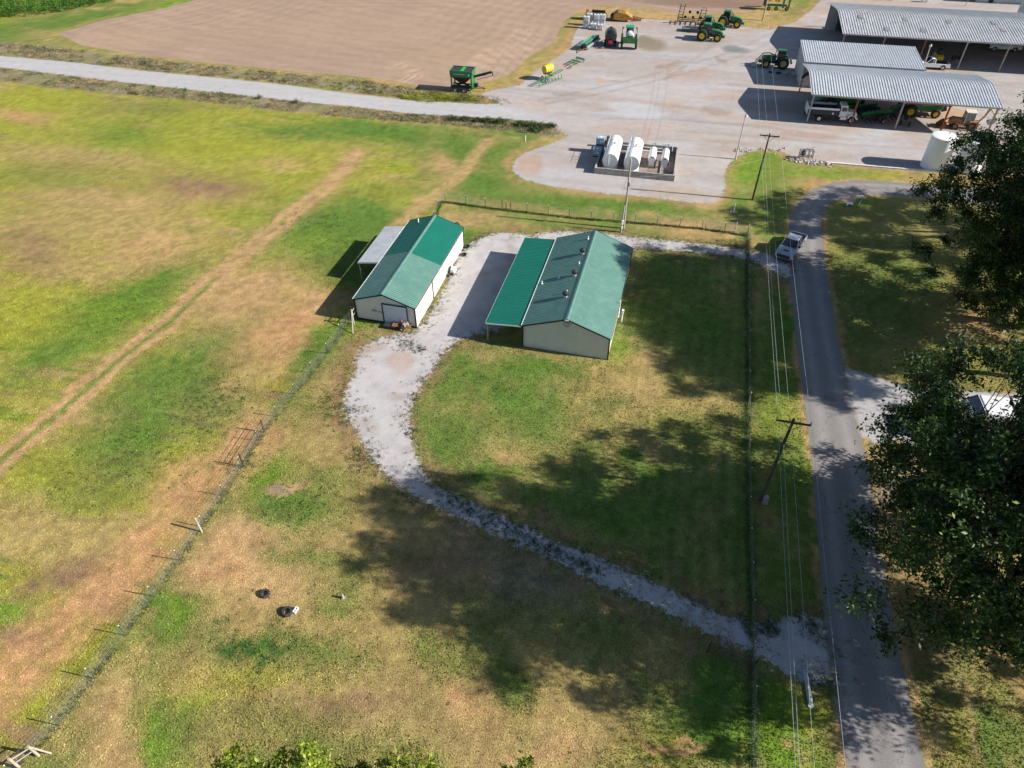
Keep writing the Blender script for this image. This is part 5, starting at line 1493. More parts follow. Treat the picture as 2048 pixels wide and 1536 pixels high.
# ---- rusty scrapers behind the totes
def scraper(label, loc, rz, big):
    t = thing('pull_scraper', label, 'scraper', loc, rz)
    if big:
        MB().prism([(-2.0, .4), (-2.1, 1.3), (-1.2, 1.9), (.4, 1.7), (1.9, .9), (1.9, .5), (0, .2)], -1.2, 1.2).build('bowl', M_ochre, t, bevel=.08)
        MB().prism([(-1.7, 1.2), (-1.2, 1.92), (.2, 1.74), (.9, 1.3)], -.95, .95).build('bowl_lining', M_rusty, t)
        MB().cyl((.4, -.9, 1.5), (.8, -.9, 2.6), .09, n=6).build('ram', JY, t)
        for i in range(5): MB().lathe([(.42 - i * .05, -.9), (.42 - i * .05, -.8)], (1.9 + i * .42, 0, .55 - i * .03), 'y', 14).build('disc_blade', mat('salmon_primer', (.40, .17, .10), .7, vary=.3), t)
        MB().tube([(1.8, .7, .7), (4.3, 0, .5)], .1).tube([(1.8, -.7, .7), (4.3, 0, .5)], .1).build('drawbar', M_rusty, t)
    else:
        MB().lathe([(.95, -.3), (.95, .3)], (-1.9, 0, .95), 'x', 18).build('ring', M_rusty, t)
        MB().box((.4, 0, 1.0), (3.4, 1.6, .5)).box((.4, .6, 1.4), (2.8, .3, .6)).build('body', mat('dark_maroon_iron', (.05, .025, .022), .8, vary=.4), t)
        for i in range(7): MB().cyl((-1.2 + i * .6, -.9, .1), (-1.2 + i * .6, -.6, 1.2), .06, n=5).build('tine', M_rusty, t)
    for s in (-1, 1): wheel(t, -2.1 if big else -1.0, s * .9, .62, .4, M_rusty, .5, 0, s)
scraper('rusty dark tillage machine right behind the white totes', place(1192, 39), R(-10), False)
scraper('ochre pull scraper with a rusty bowl right of the totes', place(1246, 41), R(-8), True)

# ---- cultivator, disc and planter
def cultivator():
    t = thing('folded_cultivator', 'dark folded cultivator with upright wings behind the tractors', 'cultivator', place(1380, 48), R(-14))
    m = MB()
    for y in (-1.2, 0, 1.2): m.box((0, y, .8), (5.5, .12, .12))
    for i in range(6): m.box((-2.6 + i * 1.04, 0, .85), (.12, 2.8, .12))
    m.build('main_frame', mat('olive_dark_steel', (.035, .05, .035), .6), t)
    for k, (x0, x1) in enumerate(((-2.7, -1.8), (1.6, 2.6))):
        w = MB()
        for x in (x0, x1): w.cyl((x, 0, .8), (x + .35, .1, 3.7 - k * .7), .08, n=5)
        for j in range(5): w.cyl((x0 + .07 * j, .02, 1.2 + j * .5), (x1 + .07 * j, .02, 1.2 + j * .5), .05, n=5)
        w.build('folded_wing', mat('olive_dark_steel', (.035, .05, .035), .6), t)
    for i in range(14):
        x = -2.7 + i * .42
        MB().tube([(x, -1.2 + (i % 3) * 1.2, .8), (x + .15, -1.2 + (i % 3) * 1.2, .4), (x, -1.2 + (i % 3) * 1.2, .05)], .035, 5).build('tine', M_dark, t)
    for i in range(5): MB().lathe([(.28, -.12), (.28, .12)], (-1.2 + i * .8, 1.5, .9 + (i % 2) * 1.0), 'y', 12).build('gauge_wheel', M_black, t)
    MB().tube([(2.7, -.8, .6), (5.2, 0, .5)], .07).tube([(2.7, .8, .6), (5.2, 0, .5)], .07).cyl((-5.5, -1.6, .3), (-2.6, -1.2, .5), .06, n=5).build('drawbar', M_dark, t)
cultivator()
t = thing('rotary_mower', 'grey low mower deck hitched behind the parked tractors', 'mower', place(1380, 62), R(-14))
MB().box((0, 0, .55), (3.4, 1.9, .28), top=(.9, .9)).build('deck', M_steel, t, bevel=.04)
MB().box((0, -.98, .4), (3.3, .05, .45)).build('skirt', mat('slate_panel', (.07, .09, .09), .6), t)
for x in (-1.4, 1.3): wheel(t, x, 1.1, .33, .2, M_steel, .5)
MB().tube([(-1.6, -.2, .9), (.4, 0, 1.1), (1.9, .2, .8)], .06).build('driveshaft', M_white, t)

def air_planter():
    t = thing('row_planter', 'folded planter with yellow hoppers and black tanks at the top edge', 'planter', place(1549, 20), R(-8))
    MB().box((0, 0, .9), (5.0, .2, .25)).box((0, .8, .9), (5.0, .2, .25)).build('toolbar', JG, t)
    MB().lathe([(.25, -.8), (.7, -.6), (.75, 0), (.7, .6), (.25, .8)], (-1.5, .6, 2.4), 'x', 18).build('hopper', mat('lime_tank', (.42, .50, .01), .35), t, smooth=True)
    MB().box((.3, .3, 2.2), (1.0, .9, 1.3), top=(.8, .8)).build('seed_box', JY, t, bevel=.08)
    for k in range(2):
        m = MB()
        for i in range(6): m.lathe([(.24, -.1), (.24, .1)], (1.6 + k * 1.2, -.1, .7 + i * .42), 'y', 10)
        m.build('row_unit_stack', mat('grey_plastic', (.10, .12, .12), .5), t)
    MB().box((-2.4, 0, 1.8), (.3, 1.4, 1.8)).build('tank_stand', M_dark, t)
    for x in (-1.4, .2, 2.4): wheel(t, x, -.5, .42, .25, JY, .5)
    MB().cyl((-3.0, 0, .6), (-6.5, .2, .5), .08, n=6).build('drawbar', M_dark, t)
air_planter()

# yellow forklift-like loader, red mower, dark implement inside the back shed
t = thing('skid_loader', 'small yellow loader parked at the edge of the back shed shade', 'loader', place(1874, 121), R(-90))
MB().prism([(-.9, .3), (-.9, 1.25), (-.3, 1.35), (.8, .9), (.9, .3)], -.65, .65).build('body', JY, t, bevel=.06)
MB().box((-.1, 0, 1.5), (.9, .9, .9), top=(.9, .9)).build('cage', M_dark, t)
MB().box((.5, 0, .95), (.5, .8, .05), ry=.35).build('grille', M_dark, t)
for x in (-.5, .5):
    for s in (-1, 1): wheel(t, x, s * .75, .32, .22, M_steel, .5)
t = thing('ride_on_mower', 'dark red ride-on mower beside the small yellow loader', 'mower', place(1914, 121), R(160))
MB().prism([(-.9, .3), (-.9, .8), (-.2, .75), (0, .55), (.2, .8), (.9, .7), (1.0, .35)], -.4, .4).build('body', mat('maroon_paint', (.10, .03, .03), .5), t, bevel=.05)
MB().box((-.35, 0, .95), (.15, .45, .5)).build('seat', M_dark, t)
MB().box((0, 0, .2), (1.0, 1.2, .15)).build('deck', M_steel, t)
for x, r in ((-.6, .3), (.75, .22)):
    for s in (-1, 1): wheel(t, x, s * .5, r, .2, M_steel, .5)
t = thing('disc_harrow', 'tall dark folded implement at the left end of the back shed', 'implement', place(1676, 60), R(-12))
MB().box((0, 0, 1.2), (1.2, 3.6, .3)).build('frame', M_dark, t)
for s in (-1, 1):
    MB().box((0, s * 1.5, 2.0), (1.0, .3, 3.0), rx=s * .1).build('folded_wing', M_dark, t)
    m = MB()
    for i in range(7): m.lathe([(.34, -.04), (.34, .04)], (-.6, s * 1.5, .5 + i * .45), 'y', 12)
    m.build('disc_gang', mat('worn_disc', (.09, .09, .085), .5), t)
for s in (-1, 1): wheel(t, .5, s * .8, .5, .3, M_steel, .5)

# low scrap by the loader tractor
t = thing('scrap_pile', 'low heap of dark parts in the shade by the enclosed shed', 'scrap', place(1575, 149), R(-12))
rnd = random.Random(3)
for i in range(12): MB().box((rnd.uniform(-3, 3), rnd.uniform(-.5, .5), .15), (rnd.uniform(.4, 1.4), rnd.uniform(.2, .6), rnd.uniform(.15, .4)), rz=rnd.uniform(0, 3)).build('scrap_piece', rnd.choice([M_dark, M_dark, M_steel]), t)

# vehicles at the top edge
def car(label, loc, rz, paint):
    t = thing('parked_car', label, 'car', loc, rz)
    pr = [(-2.2, .35), (-2.25, .85), (-1.6, 1.0), (1.0, .95), (2.1, .8), (2.25, .5), (2.2, .3)]
    MB().prism(pr, -.88, .88).build('body', paint, t, bevel=.08)
    MB().add([(-1.7, -.8, .98), (1.1, -.8, .95), (1.1, .8, .95), (-1.7, .8, .98), (-1.2, -.62, 1.5), (.3, -.62, 1.5), (.3, .62, 1.5), (-1.2, .62, 1.5)], [(0, 1, 5, 4), (1, 2, 6, 5), (2, 3, 7, 6), (3, 0, 4, 7), (4, 5, 6, 7), (3, 2, 1, 0)]).build('cabin_glass', M_glass, t)
    MB().box((-.45, 0, 1.52), (1.4, 1.2, .05)).build('roof', paint, t)
    for x in (-1.4, 1.4):
        for s in (-1, 1): wheel(t, x, s * .82, .33, .2, M_chrome, .6, 0, s)
    for s in (-1, 1): MB().box((2.2, s * .65, .65), (.08, .3, .14)).build('headlight', M_lamp, t)
car('grey car at the top edge just above the back shed roof', place(1768, -2), R(-8), mat('slate_paint', (.10, .12, .16), .3))
car('dark car on the far grass near the middle of the top edge', place(1840, -4), R(-8), mat('dark_teal_paint', (.03, .05, .06), .3))
car('dark blue car at the far grass edge by the pale building', place(1935, -3), R(-8), mat('navy_paint', (.02, .03, .05), .3))
t = thing('propane_tank', 'small white round-ended tank on the far grass above the back shed', 'tank', place(1848, 4), R(-8))
MB().lathe([(.1, -1), (.4, -.85), (.45, -.5), (.45, .5), (.4, .85), (.1, 1)], (0, 0, .8), 'x', 16).build('shell', M_tankw, t, smooth=True)
for x in (-.5, .5): MB().box((x, 0, .2), (.15, .5, .4)).build('saddle', M_white, t)
for (px_, py_) in ((1930, 12), (1993, 8), (2036, 8)):
    pole({1930: 'thin leaning post on the far grass, left of the pale building', 1993: 'dark post in front of the pale far building', 2036: 'dark post at the top right edge'}[px_], at(px_, py_), (at(px_, py_)[0] + .5, at(px_, py_)[1]), 3.0, .08, M_steel, cat='post', name='yard_post')

# ---- camper under the trees
cz = 3.55
c1 = at(1953, 787, cz); c2 = at(1968, 822, cz)
rzc = math.atan2(c2[1] - c1[1], c2[0] - c1[0]) + R(90)
wv = 2.5
u = Vector((math.cos(rzc - R(90)), math.sin(rzc - R(90)), 0))
mid = Vector((c1[0], c1[1], 0)) + u * wv / 2
cam_t = thing('camper_trailer', 'white camper trailer with black front cap, mostly hidden under the trees', 'camper', mid, rzc)
# local +x runs back along the trailer, front at x=0
MB().box((4.6, 0, 1.95), (8.8, wv, 3.0)).build('body', M_wht, cam_t, bevel=.12)
MB().box((4.7, 0, 3.5), (8.8, wv - .1, .08)).build('roof', mat('camper_roof', (.62, .64, .66), .5, vary=.06, dirt=(.4, .38, .33, .3)), cam_t, bevel=.03)
MB().prism([(.2, 1.6), (-.55, 1.9), (-.75, 2.5), (-.35, 3.2), (.12, 3.5), (.2, 3.5)], -wv / 2, wv / 2).build('front_cap', mat('black_gelcoat', (.012, .013, .018), .2, spec=.6), cam_t, bevel=.05)
MB().add([(-.40, -1.0, 3.18), (-.40, 1.0, 3.18), (.06, 1.0, 3.5), (.06, -1.0, 3.5)], [(0, 1, 2, 3)]).build('front_window', mat('grey_screen', (.12, .13, .17), .3), cam_t, loc=(-.03, 0, .02), solid=.01)
MB().tube([(-.45, -1.15, 3.15), (.1, -1.15, 3.55), (.1, 1.15, 3.55), (-.45, 1.15, 3.15)], .03).build('cap_trim', M_wht, cam_t)
cu = bpy.data.curves.new('lettering', 'FONT'); cu.body = 'MONTANA'; cu.size = .46; cu.align_x = 'CENTER'; cu.extrude = .012; cu.offset = .012
tmp = bpy.data.objects.new('tmp', cu); COL.objects.link(tmp)
bpy.context.view_layer.update()
me = bpy.data.meshes.new_from_object(tmp.evaluated_get(bpy.context.evaluated_depsgraph_get()))
bpy.data.objects.remove(tmp)
lt = bpy.data.objects.new('lettering', me); COL.objects.link(lt); lt.parent = cam_t; me.materials.append(M_wht)
# text right = down the front (-y local... towards the viewer), lies on the slanted cap
n_ = Vector((-.87, 0, .5)).normalized(); xr = Vector((0, -1, 0)); up = n_.cross(xr)
lt.matrix_local = Matrix((( xr.x, up.x, n_.x, -.66), (xr.y, up.y, n_.y, 0), (xr.z, up.z, n_.z, 2.78), (0, 0, 0, 1)))
MB().box((3.6, .1, 3.68), (1.1, .8, .26), top=(.8, .8)).build('roof_air_conditioner', M_dark, cam_t, bevel=.1)
MB().lathe([(.06, 0), (.08, .1), (.03, .14)], (1.0, .2, 3.54), 'z', 10).build('roof_vent', M_wht, cam_t)
for s in (-1, 1):
    wheel(cam_t, 5.0, s * 1.1, .36, .22, M_steel, .55, 0, s); wheel(cam_t, 5.9, s * 1.1, .36, .22, M_steel, .55, 0, s)
    MB().cyl((.6, s * .9, 0), (.6, s * .9, 1.6), .06, n=6).build('landing_leg', M_steel, cam_t)

# ---- small things
def tyre(label, px_, py_, r, lean=.15, group=None):
    t = MB().lathe([(r * .55, -.11), (r * .9, -.11), (r, -.06), (r, .06), (r * .9, .11), (r * .55, .11)], (0, 0, 0), 'z', 26)
    # open ring: drop the two caps
    t.f = t.f[:-2]; t.mi = t.mi[:-2]
    n = 26
    t.f += [(i, (i + 1) % n, 5 * n + (i + 1) % n, 5 * n + i) for i in range(n)]; t.mi += [0] * n
    o = t.build('old_tyre', M_black, None, loc=(*at(px_, py_), .13))
    o.rotation_euler = (lean, .1, 0)
    return tag(o, label, 'tyre', group)
tyre('old tyre lying alone on the dry grass', 531, 1189, .34)
tyre('old tyre lying next to a hollow white block', 575, 1225, .38)
tyre('black tyre leaning at the back corner of the smaller barn', 914, 452, .36, 1.2)
t = thing('hollow_block', 'white hollow concrete block beside the old tyre', 'block', (*at(592, 1222), 0), R(70))
for x in (-.19, 0, .19): MB().box((x, 0, .1), (.05, .2, .2)).build('web', M_white, t)
for y in (-.085, .085): MB().box((0, y, .1), (.33, .03, .199)).build('face', M_white, t)
t = thing('tree_stump', 'short broken stump standing in the grass right of the tyres', 'stump', (*at(686, 1196), 0))
MB().lathe([(.13, 0), (.10, .1), (.085, .35), (.06, .46), (.01, .5)], (0, 0, 0), 'z', 9).build('trunk', M_wood, t)
MB().box((.06, 0, .03), (.35, .12, .06), rz=.5).build('root', M_wood, t)
for (px_, py_, lb) in ((887, 509, 'black rubber tub at the rear right corner of the smaller barn'), (931, 493, 'black rubber tub in the grass beyond the smaller barn')):
    pass
for (px_, py_, lb) in ((928, 511, 'black rubber tub on the gravel beside the smaller barn'), (934, 495, 'black rubber tub in the grass at the barn corner')):
    t = thing('rubber_tub', lb, 'tub', (*at(px_, py_), 0))
    MB().lathe([(.25, 0), (.33, .22), (.30, .22), (.24, .04)], (0, 0, 0), 'z', 16).build('bowl', M_black, t)
t = thing('pressure_washer', 'white and black wheeled machine against the right wall of the smaller barn', 'machine', (*at(905, 546), 0), R(-14))
MB().box((.1, 0, .45), (.55, .8, .5), top=(.8, .8)).build('housing', M_white, t, bevel=.05)
MB().box((-.35, .1, .35), (.25, .6, .5)).build('engine', M_dark, t)
MB().tube([(-.3, -.35, .3), (-.3, -.4, 1.0), (.2, -.4, 1.0)], .02).build('handle', M_steel, t)
for s in (-1, 1): wheel(t, .1, s * .45, .18, .1, M_steel, .5)
t = thing('propane_bottle', 'small dark gas bottle next to the white wheeled machine', 'gas bottle', (*at(897, 553), 0))
MB().lathe([(.13, 0), (.15, .05), (.15, .35), (.1, .42), (.04, .45)], (0, 0, 0), 'z', 12).build('shell', M_dark, t)
# trailer at the roller door
t = thing('garden_trailer', 'dark cluttered little trailer with an upright tub in front of the roller door', 'trailer', (*at(805, 655), 0), R(-8))
MB().box((0, 0, .42), (1.9, 1.0, .07)).build('deck', M_rust, t)
MB().cyl((-.95, 0, .4), (-1.7, -.05, .38), .04, n=6).build('drawbar', M_dark, t)
for s in (-1, 1): wheel(t, .1, s * .6, .26, .16, M_white, .4, 0, s)
MB().lathe([(.2, .46), (.24, .95), (.22, .95), (.18, .5)], (-.1, .25, 0), 'z', 14).build('tub', M_steel, t)
rnd = random.Random(8)
for i in range(9): MB().box((rnd.uniform(0, .9), rnd.uniform(-.4, .4), .56 + rnd.uniform(0, .12)), (rnd.uniform(.15, .5), rnd.uniform(.1, .4), rnd.uniform(.1, .3)), rz=rnd.uniform(0, 3)).build('load', rnd.choice([M_dark, M_rust, M_black, M_conc]), t)
t = thing('shipping_box', 'flat dark box on the ground left of the little trailer', 'box', (*at(781, 655), 0), R(-14))
MB().box((0, 0, .16), (1.2, .6, .3)).build('shell', M_dark, t); MB().box((0, 0, .33), (1.26, .66, .05)).build('lid', M_dark, t)
# mailbox, culvert end, stakes
t = thing('mailbox', 'white mailbox post beside the paved apron on the lane bend', 'mailbox', (*at(1718, 411), 0), R(-10))
MB().box((0, 0, .55), (.1, .1, 1.1)).build('post', M_white, t); MB().prism([(-.25, 1.05), (.25, 1.05), (.25, 1.25), (.18, 1.33), (-.18, 1.33), (-.25, 1.25)], -.12, .12).build('box', M_white, t)
MB().box((-.1, -.02, .8), (.12, .06, .45)).build('newspaper_tube', M_dark, t)
t = thing('culvert_head', 'small white culvert cover under the paved apron by the mailbox', 'culvert', (*at(1699, 410), 0), R(-5))
MB().prism([(-.35, 0), (-.3, .25), (.3, .25), (.35, 0)], -.2, .2).build('cap', M_white, t); MB().box((0, -.21, .08), (.4, .03, .16)).build('mouth_shade', M_dark, t)  # dark plate stands in for the shaded culvert mouth
t = thing('apron_edge', 'thin pale concrete lip of the paved apron on the lane bend', 'kerb', (*at(1697, 403), 0), R(-8))
MB().box((0, 0, .05), (1.7, .12, .10)).build('lip', M_conc, t)
t = thing('corrugated_pipe', 'ribbed plastic drain pipe poking out of the drive near the lane', 'drain pipe', (0, 0, 0))
a = at(1609, 1340); b = at(1621, 1412)
m = MB(); n = 34
for i in range(n):
    f0 = i / n; f1 = (i + .6) / n
    q0 = (a[0] + (b[0] - a[0]) * f0, a[1] + (b[1] - a[1]) * f0, .06); q1 = (a[0] + (b[0] - a[0]) * f1, a[1] + (b[1] - a[1]) * f1, .06)
    m.cyl(q0, q1, .15, n=12)
m.cyl((a[0], a[1], .06), (b[0], b[1], .06), .125, n=12)
m.build('ribbed_pipe', mat('pale_grey_pipe', (.36, .39, .42), .5), t)
MB().lathe([(.15, 0), (.18, .1)], (b[0], b[1], -.02), 'z', 12).build('pipe_end', M_white, t)
for (px_, py_, h, lb, slab) in ((1467, 424, 1.1, 'white stake on a concrete pad below the light pole', True), (1051, 283, .9, 'white stake at the end of the weedy verge', False), (1550, 309, .6, 'short white marker on the bright grass beyond the dark pole', False)):
    t = thing('marker_stake', lb, 'stake', (*at(px_, py_), 0))
    MB().cyl((0, 0, 0), (0, 0, h), .05, n=8).build('stake', M_white, t)
    if slab: MB().box((0, 0, .03), (.9, .5, .06), rz=-.2).build('pad', M_conc, t)
# backflow / pump frame by the yard edge
t = thing('pump_frame', 'black metal pump frame standing on pale rocks at the yard edge', 'pump frame', (*at(1611, 318), 0), R(-5))
m = MB()
for x in (-.9, .35, .9):
    m.cyl((x, 0, 0), (x, 0, 1.2), .05, n=5); m.cyl((x, .5, 0), (x, .5, 1.2), .05, n=5)
for z in (.35, 1.2):
    m.cyl((-.9, 0, z), (.9, 0, z), .05, n=5).cyl((-.9, .5, z), (.9, .5, z), .05, n=5)
m.build('frame', M_dark, t)
MB().lathe([(.1, .35), (.32, .45), (.34, .8), (.25, 1.1), (.08, 1.25)], (-.4, .25, 0), 'z', 14).build('vessel', mat('slate_panel', (.07, .09, .09), .6), t)
MB().tube([(-.3, .25, 1.2), (.1, .3, 1.5)], .06).tube([(.3, .3, 1.45), (1.0, .4, 1.6)], .05).build('pipe', M_steel, t)
# rocks
rk = thing('rock_pile', 'pale riprap rocks around the pump frame at the yard edge', 'rocks', (*at(1605, 322), 0))
rnd = random.Random(11)
M_rock = mat('pale_rock', (.42, .40, .37), .9, vary=.3, scale=3)
rb = []
for k in range(5):
    m = MB(); s = .2
    vs = []
    for i in range(8):
        vs.append((((i & 1) * 2 - 1) * s * rnd.uniform(.6, 1.1), ((i >> 1 & 1) * 2 - 1) * s * rnd.uniform(.6, 1.1), ((i >> 2 & 1) * 2 - 1) * s * rnd.uniform(.4, .8)))
    m.add(vs, [(0, 1, 3, 2), (4, 6, 7, 5), (0, 4, 5, 1), (2, 3, 7, 6), (0, 2, 6, 4), (1, 5, 7, 3)])
    rb.append(m)
for k in range(150):
    px_ = rnd.uniform(1575, 1665) if k < 110 else rnd.uniform(1470, 1580); yb = 322 + (px_ - 1600) * .13 if px_ > 1570 else 300
    q = at(px_, yb + rnd.gauss(0, 2.5)); o0 = rk.location
    if k < 5: o = rb[k].build('rock', M_rock, rk); rb[k] = o
    else: o = rb[k % 5].copy(); COL.objects.link(o)
    o.location = (q[0] - o0.x, q[1] - o0.y, .06); o.rotation_euler = (rnd.random(), rnd.random(), rnd.random() * 6); f = rnd.uniform(.25, .8); o.scale = (f, f, f)

# ================================================================== vegetation
rs = np.random.RandomState(7)
def rand_dirs(n, up=0.0):
    v = rs.normal(size=(n, 3)); v[:, 2] += up
    return v / np.linalg.norm(v, axis=1)[:, None]

def leaf_quads(pos, size, aspect=.45, up=.4, spread=None):
    """one small rhombic leaf per position, randomly turned"""
    n = len(pos)
    nrm = rand_dirs(n, up)
    t = np.cross(nrm, rand_dirs(n)); t /= np.linalg.norm(t, axis=1)[:, None] + 1e-9
    b = np.cross(nrm, t)
    s = (size * rs.uniform(.6, 1.3, n))[:, None]
    v = np.stack([pos - t * s * .5, pos + b * s * aspect * .5 + nrm * s * .06, pos + t * s * .5, pos - b * s * aspect * .5 + nrm * s * .06], 1)
    return v.reshape(-1, 3), np.arange(n * 4).reshape(n, 4)

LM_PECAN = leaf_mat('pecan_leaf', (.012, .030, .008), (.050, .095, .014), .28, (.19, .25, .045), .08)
LM_FRONT = leaf_mat('young_leaf', (.07, .12, .010), (.22, .28, .02), .35, (.34, .38, .05), .15)
LM_WEED = leaf_mat('weed_leaf', (.10, .10, .05), (.36, .27, .17), .25)
LM_DWEED = leaf_mat('dark_weed_leaf', (.020, .045, .012), (.07, .11, .025), .2)
LM_CROP = leaf_mat('crop_leaf', (.03, .10, .012), (.09, .20, .02), .3)
LM_YWEED = leaf_mat('yellow_weed_leaf', (.12, .16, .02), (.28, .28, .03), .3)
M_bark = mat('bark', (.085, .068, .052), .95, vary=.35, scale=4, bump=.5, bscale=14)

def tree(label, x, y, zc, r, rz_, nclump, per, leaf, seed, lm=None, group=None, extra=None, cr=1.25, shell=.45, name='pecan_tree', ry=None, thin=None):
    global rs
    rs = np.random.RandomState(seed)
    t = thing(name, label, 'tree', (x, y, 0), 0, group)
    d = rand_dirs(nclump, .15)
    rad = shell + (1 - shell) * rs.uniform(0, 1, nclump) ** .6
    # uneven outline: a few lobes
    lob = 1 + .16 * np.sin(np.arctan2(d[:, 1], d[:, 0]) * 3 + seed) + .12 * np.sin(np.arctan2(d[:, 1], d[:, 0]) * 5 + seed * 2) + .08 * rs.normal(size=nclump)
    C_ = np.stack([d[:, 0] * rad * r * lob, d[:, 1] * rad * (ry or r) * lob, zc + d[:, 2] * rad * rz_], 1)
    if extra is not None: C_ = np.concatenate([C_, extra])
    # open window in the foliage above the parked camper
    g0 = np.array([39.6 - x, 42.5 - y, 3.6]); g1 = np.array([-x, -y, CAM_H]); gd = (g1 - g0) / np.linalg.norm(g1 - g0)
    q_ = C_ - g0; dd_ = np.linalg.norm(q_ - (q_ @ gd)[:, None] * gd, axis=1)
    C_ = C_[dd_ > 2.1]
    P_ = []
    for c in C_:
        k = int(per * rs.uniform(.6, 1.3)); crr = cr * rs.uniform(.6, 1.35)
        # a spray of small twigs inside each clump
        tw = rand_dirs(14, .1) * crr * rs.uniform(.5, 1.15, 14)[:, None] * np.array([1, 1, .6])
        i = rs.randint(0, 14, k); f = rs.uniform(.15, 1.05, k)[:, None]
        P_.append(c + tw[i] * f + rs.normal(scale=crr * .13, size=(k, 3)))
    P_ = np.concatenate(P_)
    v, f = leaf_quads(P_, leaf, .42, 1.0)
    o = np_mesh('crown', v, f, lm or LM_PECAN, t); o['kind'] = 'stuff'
    m = MB()
    base = [(0, 0, 0), (.15, .1, zc * .25), (-.1, .2, zc * .45)]
    m.cyl(base[0], base[1], .055 * r, .04 * r, 10).cyl(base[1], base[2], .04 * r, .034 * r, 10)
    m.cyl((0, 0, -.05), (0, 0, .5), .085 * r, .056 * r, 10)
    m.build('trunk', M_bark, t, smooth=True)
    b = MB()
    nl = 9
    limbs = []
    for i in range(nl):
        a = i * 2.4; e = Vector((math.cos(a) * r * .5, math.sin(a) * r * .5, zc + (i % 3 - 1) * rz_ * .35))
        mid = Vector(base[2]).lerp(e, .5) + Vector((0, 0, .8))
        b.cyl(base[2], mid, .02 * r, .014 * r, 7).cyl(mid, e, .014 * r, .006 * r, 6)
        limbs.append((mid, e))
    for c in C_[::2]:
        c = Vector(c)
        mid, e = min(limbs, key=lambda q: (q[1] - c).length)
        s = mid.lerp(e, .7)
        if (s - c).length < r * 1.0: b.cyl(s, c, .004 * r + .01, .012, 4)
    b.build('limbs', M_bark, t)
    return t

GT = 'large trees right of the lane'
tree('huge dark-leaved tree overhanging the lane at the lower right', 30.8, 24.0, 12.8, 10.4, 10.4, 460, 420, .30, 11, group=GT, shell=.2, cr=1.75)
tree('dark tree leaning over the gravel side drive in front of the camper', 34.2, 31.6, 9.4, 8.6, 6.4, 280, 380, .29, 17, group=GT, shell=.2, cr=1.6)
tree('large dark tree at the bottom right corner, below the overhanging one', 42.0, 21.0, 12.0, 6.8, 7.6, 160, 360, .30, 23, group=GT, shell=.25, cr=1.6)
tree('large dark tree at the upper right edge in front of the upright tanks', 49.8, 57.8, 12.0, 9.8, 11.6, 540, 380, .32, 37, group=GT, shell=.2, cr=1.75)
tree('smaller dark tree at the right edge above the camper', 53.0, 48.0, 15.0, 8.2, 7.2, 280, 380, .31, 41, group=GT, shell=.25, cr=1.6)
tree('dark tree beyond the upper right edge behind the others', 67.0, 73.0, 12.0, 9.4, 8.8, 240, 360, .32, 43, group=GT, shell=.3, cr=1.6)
ex = np.array([[*at(px_, py_, z), z] for px_, py_, z in ((470, 1510, 21), (500, 1530, 21), (450, 1535, 20.5), (560, 1528, 21), (622, 1508, 21.5), (600, 1535, 21), (640, 1530, 21), (545, 1545, 21), (790, 1530, 21), (845, 1522, 21), (870, 1535, 20.5), (770, 1545, 20.5), (1048, 1530, 20.5), (1020, 1545, 20), (735, 1540, 20), (690, 1545, 20))])
ex = ex - np.array([-4.5, 0.5, 0])
tree('bright-leaved tree top poking in along the bottom edge', -4.5, .5, 15.5, 6.2, 5.0, 60, 260, .16, 51, lm=LM_FRONT, extra=ex, cr=.62, name='leafy_tree', ry=5.0)

# ---- rough growth on the verges and elsewhere
rs = np.random.RandomState(99)
def in_poly(poly, n):
    lo = poly.min(0); hi = poly.max(0); out = []
    tot = 0
    while tot < n:
        p = rs.uniform(lo, hi, (n * 3, 2))
        s = sdist(p[:, 0], p[:, 1], poly)
        p = p[s > .1]; out.append(p); tot += len(p)
        if len(p) == 0: break
    return np.concatenate(out)[:n]

def clumps(name, pts, per, hgt, rad, leaf, lm, label=None, aspect=.3, up=0.0):
    n = len(pts)
    h = hgt * rs.uniform(.4, 1.3, n)
    P_ = []
    k = per
    ang = rs.uniform(0, 2 * np.pi, (n, k)); rr = rad * rs.uniform(.5, 1.3, n)[:, None] * np.sqrt(rs.uniform(0, 1, (n, k)))
    z = h[:, None] * rs.uniform(0.05, 1, (n, k)) * (1 - .5 * (rr / (rad * 1.3)) ** 2)
    P_ = np.stack([pts[:, 0, None] + rr * np.cos(ang), pts[:, 1, None] + rr * np.sin(ang), z], -1).reshape(-1, 3)
    v, f = leaf_quads(P_, leaf, aspect, up)
    v[:, 2] = np.maximum(v[:, 2], .01)
    o = np_mesh(name, v, f, lm)
    o['kind'] = 'stuff'
    if label: tag(o, label, 'weeds')
    return o
def visible_strip(poly, n, ymax=200):
    p = in_poly(poly, n)
    return p[(np.abs(p[:, 0]) < 20 + p[:, 1] * .75) & (p[:, 1] < ymax)]
pn = visible_strip(ROUGH_N, 5200); ps_ = visible_strip(ROUGH_S, 5200)
def noisy(p, s, seed, th): return p[fbm(p[:, 0] * s, p[:, 1] * s, seed) > th]
clumps('verge_weeds', noisy(np.concatenate([pn, ps_]), .22, 14, .40), 14, .22, .5, .20, LM_WEED, 'brownish rough weeds on both verges of the gravel road')
clumps('green_weeds', noisy(np.concatenate([visible_strip(ROUGH_N, 2600), visible_strip(ROUGH_S, 2600)]), .3, 4, .55), 12, .30, .4, .20, LM_DWEED, 'darker green weeds scattered along the road verges')
yw = W([(800, 192), (860, 186), (955, 192), (960, 204), (860, 206), (790, 196)])
clumps('yellow_weeds', in_poly(yw, 260), 24, .6, .5, .22, LM_YWEED, 'bright yellow-green weeds on the verge below the grain tender')
ce = W([(-300, 70), (0, 40), (60, 34), (100, 30), (150, 20), (215, 6), (300, -14), (-300, -50)])
